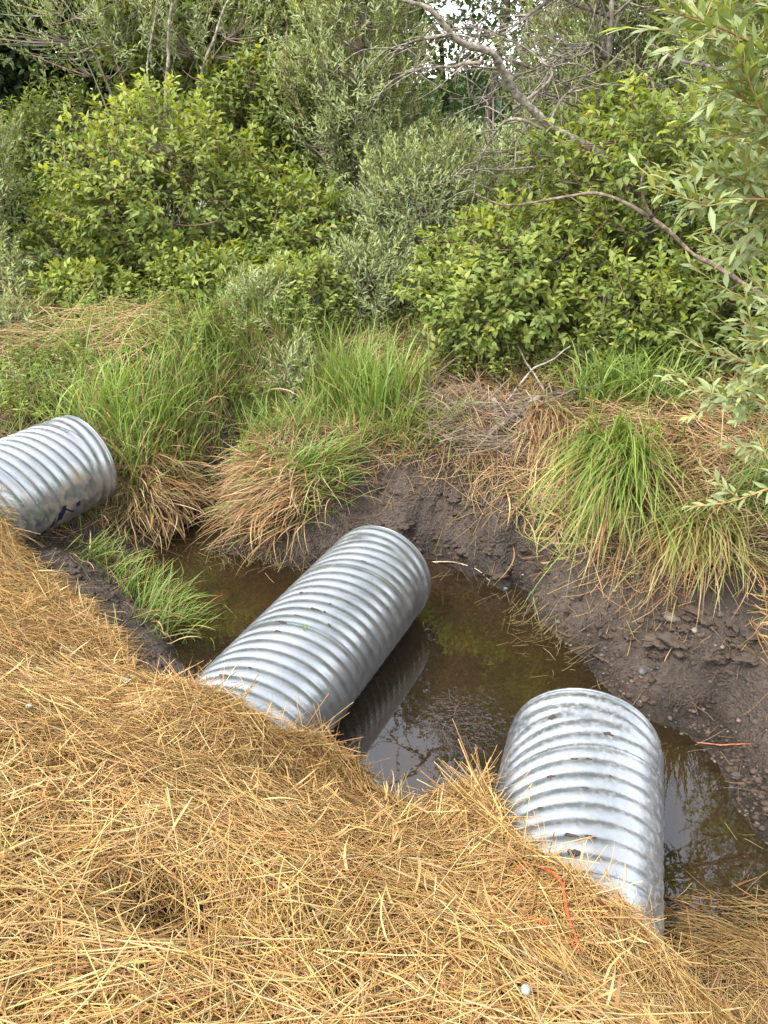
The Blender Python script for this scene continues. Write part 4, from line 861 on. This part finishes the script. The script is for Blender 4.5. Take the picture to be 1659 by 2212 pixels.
th = Bag()
n = 30000; xy = scatter(n, -5.2, 4.2, 3.3, 9.0, thatch_mask); n = len(xy)
lay(th, xy, rng.uniform(0, .05, n), rng.uniform(.08, .45, n), rng.uniform(.0028, .0055, n), rng.normal(1.2, 1.0, n), rng.normal(0, .22, n), pick(n, D_COL, D_P), .12, 3, 5, .6)
n = 9000; xy = scatter(n, -5.2, 4.2, 3.3, 9.0, thatch_mask); n = len(xy)
b0 = np.column_stack([xy, ground_z(xy[:, 0], xy[:, 1])]); k0 = len(th.V)
cc = pick(n, D_COL, D_P)
blades(th, b0, rng.normal(2.6, 1.5, n), rng.uniform(.12, .42, n), rng.uniform(.3, 1.3, n), rng.uniform(.4, 1.5, n), rng.uniform(.004, .009, n), cc, cc * .9, 6)
gclamp(k0, th)
def reed_mask(x, y):
    u, v = uvx(x, y); a = ((u < 340) & (v > 610) & (v < 840)) * .8 * sstep(-.2, .3, vnoise(x * 1.2, y * 2.5, 77)); b_ = ((u > 1000) & (v > 880) & (v < 1260)) * .5
    return thatch_mask(x, y) * np.clip(a + b_, 0, 1)
n = 2600; xy = scatter(n, -5.2, 3.6, 3.3, 8.8, reed_mask); n = len(xy)
lay(th, xy, rng.uniform(.05, .26, n) * np.where(xy[:, 0] < 0, 1, .4), rng.uniform(.2, .75, n), rng.uniform(.003, .0055, n), np.where(xy[:, 0] < 0, rng.normal(1.5, .55, n), rng.normal(2.5, .7, n)), rng.normal(0, .12, n), pick(n, D_COL * 1.15, [.3, .2, .3, .08, .1, .02]), .10, 3, 6, .5)
tag(obj('dry_thatch', th.mesh('dry_thatch'), M_dry), kind='stuff')

def green_mask(x, y):
    u, v = uvx(x, y); d = .12 + .3 * vnoise(x * 1.3, y * 1.3, 91)
    d = d + .55 * (u < 900) * (v < 960) * (v > 640) * (.7 + .6 * vnoise(x * 2, y * 2, 92)) - .45 * (u > 980) - .30 * (u < 470) * (v < 850)
    return thatch_mask(x, y) * np.clip(d, 0.02, 1)
gb = Bag(); n = 9000; xy = scatter(n, -5.2, 4.2, 3.6, 9.0, green_mask); n = len(xy)
b0 = np.column_stack([xy, ground_z(xy[:, 0], xy[:, 1]) - .01])
blades(gb, b0, rng.uniform(0, 6.28, n), rng.uniform(.12, .42, n), np.abs(rng.normal(.4, .25, n)), rng.normal(.9, .45, n), rng.uniform(.004, .009, n), tint(n, G_A * 1.05, .22, .06), tint(n, G_B, .22, .08), 6)
gclamp(0, gb); tag(obj('meadow_grass', gb.mesh('meadow_grass'), M_grass), kind='stuff')

# leafy ground cover between the grass and the shrubs
def leafy(nm, n, fn, kind, lf, seed):
    xy = scatter(n, -5, 4, 4.6, 8.8, fn); n = len(xy); b0 = np.column_stack([xy, ground_z(xy[:, 0], xy[:, 1])]); lb = Bag(); st = Bag()
    az = rng.uniform(0, 6.28, n); tl = rng.uniform(.05, .8, n); H = rng.uniform(.12, .5, n) * (.7 + .5 * vnoise(xy[:, 0] * 1.5, xy[:, 1] * 1.5, seed))
    e = b0 + np.column_stack([np.sin(az) * np.sin(tl) * H, np.cos(az) * np.sin(tl) * H, np.cos(tl) * H]); mid = (b0 + e) / 2 + np.array([0, 0, .04])
    tubes(st, bez(b0, mid, e, 5), np.linspace(.003, .0013, 5)[None], tint(n, (.13, .12, .045), .2), 3)
    tw = np.exp(rng.normal(0, .2, (n, 1)))
    for j in range(7):
        s_ = .3 + .7 * j / 6; q = b0 * (1 - s_) ** 2 + 2 * mid * s_ * (1 - s_) + e * s_ ** 2
        for sg in (0, PI):
            ph = j * PI / 2 + sg + rng.normal(0, .4, n); a = np.column_stack([np.cos(ph), np.sin(ph), rng.uniform(-.1, .6, n)])
            nn = np.column_stack([np.cos(ph) * .1, np.sin(ph) * .1, np.ones(n)]) + rng.normal(0, .3, (n, 3))
            base = C_DOG * .5 + C_DOGN * .5 if kind == 'dog' else C_WIL
            leaves(lb, q, a, nn, lf * (1.1 - .5 * s_) * rng.uniform(.7, 1.2, n), tint(n, base, .15, .06) * tw, T_DOG if kind == 'dog' else T_WIL)
    tag(obj(nm + '_stems', st.mesh(nm + '_stems'), M_twig), kind='stuff'); tag(obj(nm, lb.mesh(nm, smooth=False), M_dog if kind == 'dog' else M_wil), kind='stuff')
def wmask(which):
    def f(x, y):
        u, v = uvx(x, y); lo = np.interp(u, [0, 250, 500, 700, 900, 1000, 1200, 1400, 1659], [930, 860, 800, 790, 800, 860, 840, 830, 900]); hi = lo - 60
        d = sstep(0, -60, v - lo) * (.25 + .9 * sstep(-.1, .35, vnoise(x * 1.6, y * 1.6, 300 + which)))
        return np.clip(d, 0, 1) * (ground_z(x, y) > .4)
    return f
leafy('weed_cover', 2000, wmask(1), 'dog', .052, 5); leafy('willow_seedlings', 1700, wmask(2), 'wil', .062, 6)

# low leafy weeds
def weed(label, base, n, h, r, seed, lf=.05, kind='dog', tone=1.0, name='weed_plant', cat='weed', group='low weeds in the bank grass'):
    root = thing(name, label, cat, base, 0, group); st = Bag(); lb = Bag()
    az = rng.uniform(0, 6.28, n); tl = rng.uniform(.15, .9, n); H = h * rng.uniform(.5, 1.1, n)
    b0 = np.column_stack([rng.normal(0, r * .45, n), rng.normal(0, r * .45, n), np.full(n, -.02)]); e = b0 + np.column_stack([np.sin(az) * np.sin(tl) * H, np.cos(az) * np.sin(tl) * H, np.cos(tl) * H])
    mid = (b0 + e) / 2 + np.array([0, 0, .03]); P = bez(b0, mid, e, 5); tubes(st, P, np.linspace(.0028, .0012, 5)[None], tint(n, (.14, .16, .05), .2), 3)
    for j in range(6):
        s = .3 + .7 * j / 5; q = b0 * (1 - s) ** 2 + 2 * mid * s * (1 - s) + e * s ** 2
        for sg in (0, PI):
            ph = j * PI / 2 + sg + rng.normal(0, .4, n)
            a = np.column_stack([np.cos(ph), np.sin(ph), rng.uniform(-.1, .5, n)]); nn = np.column_stack([np.cos(ph) * .1, np.sin(ph) * .1, np.ones(n)]) + rng.normal(0, .25, (n, 3))
            leaves(lb, q, a, nn, lf * (1.1 - .5 * s) * rng.uniform(.7, 1.2, n), tint(n, (C_DOG * .7 + C_DOGN * .3) * tone, .2, .06), T_DOG if kind == 'dog' else leaf_template(.15, .03, .1))
    obj('stems', st.mesh('stems'), M_twig, root); obj('foliage', lb.mesh('foliage', smooth=False), M_dog, root)
for i, (lab, u, v, n, h, r, k, tn) in enumerate([
    ('leafy weeds at the left edge above the left pipe', 40, 850, 40, .28, .5, 'wil', 1.1), ('leafy weeds touching the top of the left pipe', 120, 880, 34, .25, .4, 'wil', 1.2),
    ('broad-leaved weeds in the thatch at the left edge', 60, 790, 34, .3, .5, 'dog', .9), ('pale green weeds poking out of the fallen reeds at left', 200, 760, 36, .3, .5, 'wil', 1.0),
    ('weedy saplings below the large left shrub', 300, 690, 40, .4, .5, 'dog', 1.1), ('low weeds between the leaning grass and the left shrub', 420, 740, 40, .34, .5, 'dog', 1.0),
    ('yellowish weed sprig over the inlet channel', 560, 1000, 14, .22, .22, 'wil', 1.3), ('weeds right of the leaning grass', 540, 850, 26, .28, .35, 'wil', .95),
    ('leafy shoots at the foot of the centre willow', 640, 700, 36, .4, .4, 'dog', 1.0), ('broad leaves hanging above the twig pile', 1010, 800, 34, .35, .4, 'dog', .9),
    ('broad leaves at the foot of the right shrub, left of the lush tussock', 1130, 800, 34, .32, .4, 'dog', .95), ('leaves behind the broken stump at right', 1480, 790, 40, .4, .5, 'dog', .85), ('leafy shoots in the thatch at the right edge', 1600, 900, 26, .35, .4, 'dog', .9)]):
    p = hit(u, v); weed(lab, p, n, h, r, 200 + i, .058 if k == 'dog' else .062, k, tn)
p = hit(1572, 1808); weed('small bright green sprig lying at the water edge right of the right pipe', p + np.array([0, 0, .01]), 5, .07, .03, 230, .045, 'dog', 1.0, group=None)

# ------------------------------------------------------------------ wood, stones, mud crumbs and small things
def stick(label, pts, r0, r1, col=(.26, .21, .17), lift=0.0, name='stick', cat='stick', group='dead sticks on the bank', m=14, sides=7):
    P = np.array(pts, float); P[:, 2] += lift; root = P[0].copy(); b_ = Bag(); limb(b_, P - root, r0, r1, np.array(col), sides, m)
    o = obj(name, b_.mesh(name), M_bark, None, root); return tag(o, label, cat, group)
def hp(u, v, dz=0): p = hit(u, v); return p + np.array([0, 0, dz])
stick('thick grey broken limb lying under the twig pile', [hp(1030, 965, .02), hp(1075, 940, .06), hp(1120, 915, .09), hp(1165, 885, .1)], .026, .017)
stick('short split stub standing up out of the twig pile', [hp(1080, 930, .0), hp(1072, 912, .06), hp(1064, 898, .13)], .026, .018)
stick('dark twig lying across the top of the brown reeds', [hp(1130, 890, .10), hp(1199, 894, .14), hp(1250, 890, .16), hp(1292, 880, .17)], .010, .005, (.12, .09, .08))
stick('broken grey stump among the leaves at right', [hp(1450, 850, .0), hp(1437, 830, .06), hp(1428, 812, .12)], .032, .027, (.28, .22, .17))
stick('slender curved stick leaning on the right shrub', [hp(1090, 900, .1), hp(1140, 860, .2), hp(1190, 850, .25), hp(1220, 840, .3)], .009, .005)
stick('long thin stick slanting out of the right shrub', [hp(1180, 870, .05), hp(1130, 820, .15), hp(1080, 780, .3), hp(1040, 740, .45)], .008, .004)
stick('grey stick under the right shrub, right of the lush tussock', [hp(1400, 780, .03), hp(1450, 770, .06), hp(1500, 775, .06)], .018, .012)
stick('pale bent reed standing over the left thatch', [hp(250, 640, .0), hp(255, 600, .25), hp(262, 560, .5)], .005, .003, (.45, .37, .22))
stick('thin orange root lying across the gravelly mud right of the right pipe', [hp(1505, 1606, .006), hp(1560, 1611, .010), hp(1610, 1610, .008), hp(1680, 1608, .008)], .0035, .0028, (.38, .13, .05), name='root', cat='root', group=None)
stick('pale reed lying along the water edge behind the middle pipe', [hp(925, 1217, .01), hp(985, 1218, .012), hp(1030, 1236, .01), hp(1055, 1262, .01)], .004, .003, (.42, .35, .24), name='reed', cat='reed', group=None)
tw = Bag(); n = 420; pts = HP((960, 880), (1000, 900), (1050, 890), (1100, 900), (1150, 900), (1050, 960), (1100, 980), (1150, 960), (1000, 950))
c = pts[rng.integers(0, len(pts), n)] + np.column_stack([rng.normal(0, .13, n), rng.normal(0, .1, n), rng.uniform(.02, .13, n)]); d_ = unit(rng.normal(0, 1, (n, 3)) * np.array([1, .8, .3])); L_ = rng.uniform(.08, .32, (n, 1))
tubes(tw, bez(c - d_ * L_, c + rng.normal(0, .03, (n, 3)), c + d_ * L_, 6), np.linspace(.0032, .0014, 6)[None] * rng.uniform(.6, 1.4, (n, 1)), tint(n, (.17, .125, .085), .3), 4)
gclamp(0, tw); tag(obj('twig_pile', tw.mesh('twig_pile'), M_twig), kind='stuff')

def lump(bag, cen, axs, col, seed, rough=.25, flat=0, nu=18, nv=11):
    u, v = np.meshgrid(np.arange(nu) * 2 * PI / nu, np.linspace(0, PI, nv), indexing='ij')
    D = np.stack([np.cos(u) * np.sin(v), np.sin(u) * np.sin(v), np.cos(v)], -1)
    r = 1 + rough * vnoise(D[..., 0] * 1.6 + seed * 7.1, D[..., 1] * 1.6, seed, D[..., 2] * 1.6) + rough * .6 * vnoise(D[..., 0] * 4, D[..., 1] * 4 + seed, seed + 3, D[..., 2] * 4)
    P = (D * r[..., None]) @ np.asarray(axs) + cen
    i = np.arange(nu * nv).reshape(nu, nv); j = np.roll(i, -1, 0)
    bag.add(P, np.stack([i[:, :-1], i[:, 1:], j[:, 1:], j[:, :-1]], -1).reshape(-1, 4), None, np.asarray(col) * np.exp(rng.normal(0, .08, (nu * nv, 1))))
def stone(label, u, v, size, col, sink=.35, el=(1, .8, .6), group='stones at the water edge', lift=0):
    p = hp(u, v, size * (el[2] - sink) * .5 + lift); b_ = Bag(); a = rng.uniform(0, PI)
    A = np.array([[math.cos(a), math.sin(a), 0], [-math.sin(a), math.cos(a), 0], [0, 0, 1]]) * (np.array(el) * size * .5)[:, None]
    lump(b_, np.zeros(3), A, col, rng.integers(1, 90), .16); tag(obj('stone', b_.mesh('stone'), M_stone, None, p), label, 'stone', group)
for a in [('large rounded brown stone half buried under the hanging yellow grass', 1452, 1338, .088, (.10, .08, .06)), ('pale oval stone right of the large brown stone', 1500, 1364, .040, (.19, .17, .13)), ('small grey stone just below the large brown stone', 1462, 1368, .024, (.13, .12, .10)),
          ('dark slate pebble at the water edge by the gravel, uppermost of its pair', 1308, 1402, .030, (.075, .08, .09)), ('dark slate pebble at the water edge by the gravel, lowest of its pair', 1300, 1417, .028, (.07, .075, .085)), ('dark rounded cobble lying in the gravelly mud', 1387, 1452, .050, (.085, .085, .08)),
          ('orange brown pebble behind the rim of the right pipe', 1348, 1500, .020, (.22, .12, .055)), ('reddish pebble at the water edge beside the right pipe', 1383, 1517, .024, (.15, .09, .065)), ('tan pebble on the mud shelf, far right', 1560, 1400, .026, (.17, .14, .10)), ('brown pebble beside the tan pebble at right', 1545, 1395, .022, (.12, .09, .07)),
          ('yellowish stone under the draping green grass', 1327, 1278, .026, (.22, .18, .11)), ('light grey pebble below the crest of the gravelly mud', 1395, 1395, .022, (.15, .135, .115)), ('blue grey pebble at the far water edge', 1092, 1273, .028, (.10, .11, .12)), ('grey stone under the reeds left of the gravel', 1205, 1345, .03, (.11, .105, .095))]:
    stone(*a)
stone('pale green glassy stone lying in the straw at the bottom', 1128, 2188, .024, (.22, .25, .20), .0, group='stones in the straw', lift=.075)
stone('grey stone showing through the straw left of the middle pipe', 280, 1497, .030, (.20, .21, .19), .0, group='stones in the straw', lift=.065)
stone('dull green stone in the straw near the left edge', 72, 1556, .026, (.24, .24, .17), .0, group='stones in the straw', lift=.06)
# cobbles seen under the water
for lab, u, v, sz in [('submerged cobble in the pale sky reflection beside the middle pipe', 800, 1655, .09), ('submerged cobble below the middle pipe shadow', 860, 1600, .08), ('flat submerged stone next to the near straw', 740, 1690, .07), ('round submerged cobble in the brown shallows between the pipes', 960, 1520, .07), ('large pale submerged stone left of the middle pipe', 480, 1290, .15), ('submerged stone under the grass tuft at left', 520, 1240, .12), ('submerged cobble under the middle pipe reflection', 770, 1590, .07), ('small submerged cobble at the brink of the sky reflection', 900, 1660, .05), ('submerged stone near the right pipe', 1040, 1490, .06)]:
    stone(lab, u, v, sz, (.23, .18, .10), .5, (1, .85, .5), 'stones under the water')

gv = Bag()
def gmask(x, y):
    u, v = uvx(x, y); z = ground_z(x, y)
    return ((z > -.06) & (y > straw_y(x) + .1) & (x > .3)) * np.clip(1.2 - np.abs(z - .05) / .14, 0, 1) * np.clip((u - 900) / 400, .05, 1)
n = 420; xy = scatter(n, .3, 2.4, 1.8, 4.5, gmask)
for i, (x, y) in enumerate(xy):
    sz = rng.lognormal(-5.0, .45); a = rng.uniform(0, PI); A = np.array([[math.cos(a), math.sin(a), 0], [-math.sin(a), math.cos(a), 0], [0, 0, 1]]) * (np.array([1, .75, .5]) * sz)[:, None]
    lump(gv, np.array([x, y, float(ground_z(x, y)) + sz * .15]), A, pick(1, [(.075, .058, .045), (.04, .04, .04), (.11, .082, .058), (.095, .058, .038), (.18, .155, .12)], [.4, .27, .2, .1, .03])[0], i % 60, .2, 0, 8, 6)
tag(obj('gravel', gv.mesh('gravel'), M_stone), kind='stuff')
mc = Bag()
def mmask(x, y):
    z = ground_z(x, y); u, v = uvx(x, y)
    return ((z > .01) & (y > straw_y(x) + .2) & (v > np.interp(u, LU, LV) - 25) & (y > 2)) * (.4 + .6 * vnoise(x * 4, y * 4, 101))
n = 1500; xy = scatter(n, -1.9, 2.6, 2.0, 4.9, mmask)
for i, (x, y) in enumerate(xy):
    sz = min(rng.lognormal(-4.7, .5), .022); A = np.diag([1, .8, .6]) * sz
    lump(mc, np.array([x, y, float(ground_z(x, y)) + sz * .1]), A, mud * rng.uniform(.6, 1.1), i % 60, .55, 0, 8, 6)
for k in range(160):
    u_, v_ = (rng.uniform(820, 1260), rng.uniform(1030, 1260)) if k < 80 else (rng.uniform(1220, 1659), rng.uniform(1270, 1430))
    q = hit(u_, v_)
    if q[2] < .03 or v_ < np.interp(u_, LU, LV) - 10: continue
    sz = min(rng.lognormal(-3.9, .5), .05); a = rng.uniform(0, PI); A = np.array([[math.cos(a), math.sin(a), 0], [-math.sin(a), math.cos(a), 0], [0, 0, 1]]) * (np.array([1.3, .8, .38]) * sz)[:, None]
    lump(mc, q + np.array([0, 0, -sz * .14]), A, mud * rng.uniform(.75, 1.0), k % 60, 1.0, 0, 24, 15)
tag(obj('mud_crumbs', mc.mesh('mud_crumbs'), M_clod), kind='stuff')
# plant litter on the mud, drowned stalks in the water
lt = Bag(); n = 1500; xy = scatter(n, -1.9, 2.8, 1.9, 4.9, lambda x, y: ((ground_z(x, y) > -.005) & (y > straw_y(x) + .2)) * (.25 + .75 * (uvx(x, y)[1] < np.interp(uvx(x, y)[0], LU, LV) + 90)) * .6); n = len(xy)
lay(lt, xy, rng.uniform(.004, .02, n), rng.uniform(.03, .16, n), rng.uniform(.0014, .0034, n), rng.uniform(0, PI, n), rng.normal(0, .15, n), pick(n, D_COL * .9, D_P), .15, 3, 4, .5)
n = 160; xy = scatter(n, .6, 2.2, 2.9, 4.0, lambda x, y: (ground_z(x, y) > .03) * (y > straw_y(x))); n = len(xy); b0 = np.column_stack([xy, ground_z(xy[:, 0], xy[:, 1]) - .01])
blades(lt, b0, rng.uniform(0, 6.28, n), rng.uniform(.04, .14, n), rng.uniform(.1, 1.0, n), rng.normal(.2, .3, n), rng.uniform(.003, .005, n), pick(n, D_COL, D_P), pick(n, D_COL, D_P), 3)
tag(obj('plant_litter', lt.mesh('plant_litter'), M_dry), kind='stuff')
sb = Bag()
def smask(x, y):
    u, v = uvx(x, y); z = ground_z(x, y)
    d = .05 + np.exp(-((u - 1130) / 110) ** 2 - ((v - 1400) / 60) ** 2) * 1.0 + np.exp(-((u - 500) / 130) ** 2 - ((v - 1235) / 45) ** 2) * .8 + np.exp(-((u - 1600) / 140) ** 2 - ((v - 1990) / 90) ** 2) * .6
    return (z < -.01) * d
n = 1100; xy = scatter(n, -1.8, 2.2, 1.4, 5.3, smask); n = len(xy)
zz = -ground_z(xy[:, 0], xy[:, 1])
lay(sb, xy, zz * rng.uniform(.2, .95, n), rng.uniform(.08, .36, n), rng.uniform(.0016, .0036, n), rng.normal(2.0, .9, n), rng.normal(0, .1, n), pick(n, [(.20, .145, .065), (.14, .105, .045), (.26, .19, .10), (.11, .10, .04)], [.4, .3, .2, .1]), .2, 3, 5, 0.0)
tag(obj('drowned_stalks', sb.mesh('drowned_stalks'), M_dry), kind='stuff')
# drift of roots between the middle and right pipes
root = atz(1000, 1560, 0.0); db = Bag(); n = 260
c = np.column_stack([rng.normal(0, .08, n), rng.normal(0, .09, n), rng.uniform(-.03, .012, n)]); d_ = unit(rng.normal(0, 1, (n, 3)) * np.array([1, 1, .25])); L_ = rng.uniform(.015, .07, (n, 1))
tubes(db, bez(c - d_ * L_, c + rng.normal(0, .012, (n, 3)), c + d_ * L_, 4), np.full((1, 4), .0013), tint(n, (.10, .075, .055), .3), 3)
tag(obj('debris_clump', db.mesh('debris_clump'), M_dry, None, root), 'dark clump of roots and muck lying in the water left of the right pipe', 'debris')

# mud crumbs and a leaf on the pipes
def on_pipe(k, px, py):
    E, ax, rt, up = pipe_axes(k); u, v = px / 1.8228, py / 1.8228
    d = unit(ray(u, v)); w_ = EYE - E; dp = d - ax * (d @ ax); wp = w_ - ax * (w_ @ ax); A = dp @ dp; Bq = 2 * dp @ wp; Cq = wp @ wp - PR ** 2
    D = max(Bq * Bq - 4 * A * Cq, 0); q = EYE + d * ((-Bq - D ** .5) / (2 * A)); s = -(q - E) @ ax; th = math.atan2((q - E) @ rt, (q - E) @ up)
    return s, th
def clod(k, label, px, py, a, b, seed, col=None, group=None):
    s, th = on_pipe(k, px, py); s = (round(s / PITCHC + 8 * th / (2 * PI) - .5) + .5 - 8 * th / (2 * PI)) * PITCHC + .006 if s > .2 else s
    E, ax, rt, up = pipe_axes(k); p = pipe_pt(k, np.array(s), np.array(th), 0, seed); nrm = math.sin(th) * rt + math.cos(th) * up; tg = math.cos(th) * rt - math.sin(th) * up
    b_ = Bag(); a *= .8; b *= .8; A = np.stack([tg * a, -ax * b, nrm * min(a, b) * .75]); lump(b_, nrm * b * .2, A, col if col is not None else np.array([.06, .04, .03]), int(px) % 83, .6, 0, 20, 12)
    tag(obj('mud_clod', b_.mesh('mud_clod'), M_clod, None, p), label, 'mud', group)
g1, g2 = 'mud crumbs on the middle pipe', 'mud crumbs on the right pipe'
ox, oy, kk = 600, 1950, .7233
for lab, cx, cy_, a, b in [('round mud crumb on the far half of the middle pipe', 815, 525, .010, .008), ('long mud smear on the middle pipe, above the green leaf', 890, 615, .030, .009), ('tiny mud crumb at the right end of the long smear on the middle pipe', 945, 630, .008, .006), ('faint thin mud streak left of the green leaf', 785, 655, .020, .005), ('flat mud streak left of the green leaf, in the next groove', 700, 698, .026, .006), ('short mud streak below the green leaf on the middle pipe', 680, 746, .018, .007),
                       ('mud crumb right of the green leaf', 967, 704, .011, .009), ('small mud crumb up and right of the long smear', 980, 582, .008, .006), ('large mud patch on the near part of the middle pipe', 420, 955, .026, .011), ('small mud crumb beside the large near patch', 515, 960, .012, .006), ('mud smear just above the straw on the middle pipe', 300, 1015, .026, .010), ('rusty mud specks near the far rim of the middle pipe', 1165, 345, .014, .006), ('dark mud crumb on the right flank of the middle pipe', 1280, 612, .010, .006)]:
    clod('mid', lab, ox + cx * kk, oy + cy_ * kk, a, b, 0, None, g1)
ox, oy, kk = 1800, 2500, .7378
for lab, cx, cy_, a, b in [('blocky dark mud crumb near the far rim of the right pipe', 510, 445, .017, .011), ('ragged mud crumb on the crimped seam of the right pipe', 805, 558, .020, .010), ('flat brown mud flake at the middle of the right pipe', 628, 672, .017, .006), ('thin brown flake right of the flat one on the right pipe', 705, 672, .015, .005), ('mud crumb with a pebble on the left side of the right pipe', 500, 766, .018, .009), ('tiny tan crumb on the right half of the right pipe', 820, 762, .007, .005), ('small dark crumbs low on the left side of the right pipe', 440, 940, .010, .006),
                       ('long crumbly mud streak on the right pipe above the straw', 615, 1090, .030, .007), ('pale mud streak beside the long crumbly one', 715, 1092, .020, .005), ('biggest mud clod on the right pipe, nearest the straw', 620, 1178, .021, .016), ('small mud clod left of the biggest one on the right pipe', 460, 1202, .012, .007), ('faint brown flake in the upper middle of the right pipe', 680, 830, .012, .004)]:
    clod('right', lab, ox + cx * kk, oy + cy_ * kk, a, b, 1, None, g2)
s, th_ = on_pipe('mid', 1193, 2463); p = pipe_pt('mid', np.array(s), np.array(th_), .006, 0); b_ = Bag()
leaves(b_, np.zeros((1, 3)), np.array([[.35, -.9, -.1]]), np.array([[.1, -.2, 1.]]), np.array([.045]), np.array([[.12, .24, .05]]), leaf_template(.22, .12, .1)); tag(obj('fallen_leaf', b_.mesh('fallen_leaf'), M_dog, None, p), 'single green leaf lying on top of the middle pipe', 'leaf')

# orange twine in the straw
def tp_(cx, cy_, dz=.064): return hp((1900 + cx * .3617) / 1.8228, (3400 + cy_ * .3617) / 1.8228, dz)
m, nt, b, out = new_mat('orange_twine'); b.inputs['Base Color'].default_value = (.62, .10, .025, 1); b.inputs['Roughness'].default_value = .5; M_tw = m
root = thing('twine', 'frayed orange baling twine looped over the straw beside the right pipe', 'twine', tp_(500, 600, 0)); o0 = np.array(root.location)
for nm, pts in (('strand', [(80, 520), (90, 440), (115, 360)]), ('strand', [(320, 222), (430, 182), (530, 180), (640, 222), (760, 300), (830, 400), (850, 520), (880, 700), (930, 870), (970, 990), (1025, 1140)]), ('strand', [(105, 585), (240, 690), (340, 745), (480, 772), (620, 820), (760, 900), (900, 1000), (1010, 1110)])):
    b_ = Bag(); P = np.array([tp_(*q) for q in pts]) - o0
    for k in range(2): limb(b_, P + rng.normal(0, .002, P.shape), .0018, .0015, np.ones(3), 5, 36, .1)
    obj(nm, b_.mesh(nm), M_tw, root)
b_ = Bag(); k0 = tp_(350, 745) - o0
for j in range(14):
    q = tp_(rng.uniform(335, 410), rng.uniform(800, 865), .05) - o0; limb(b_, [k0, (k0 + q) / 2 + rng.normal(0, .006, 3), q], .0012, .0008, np.ones(3), 4, 7)
obj('frayed_end', b_.mesh('frayed_end'), M_tw, root)
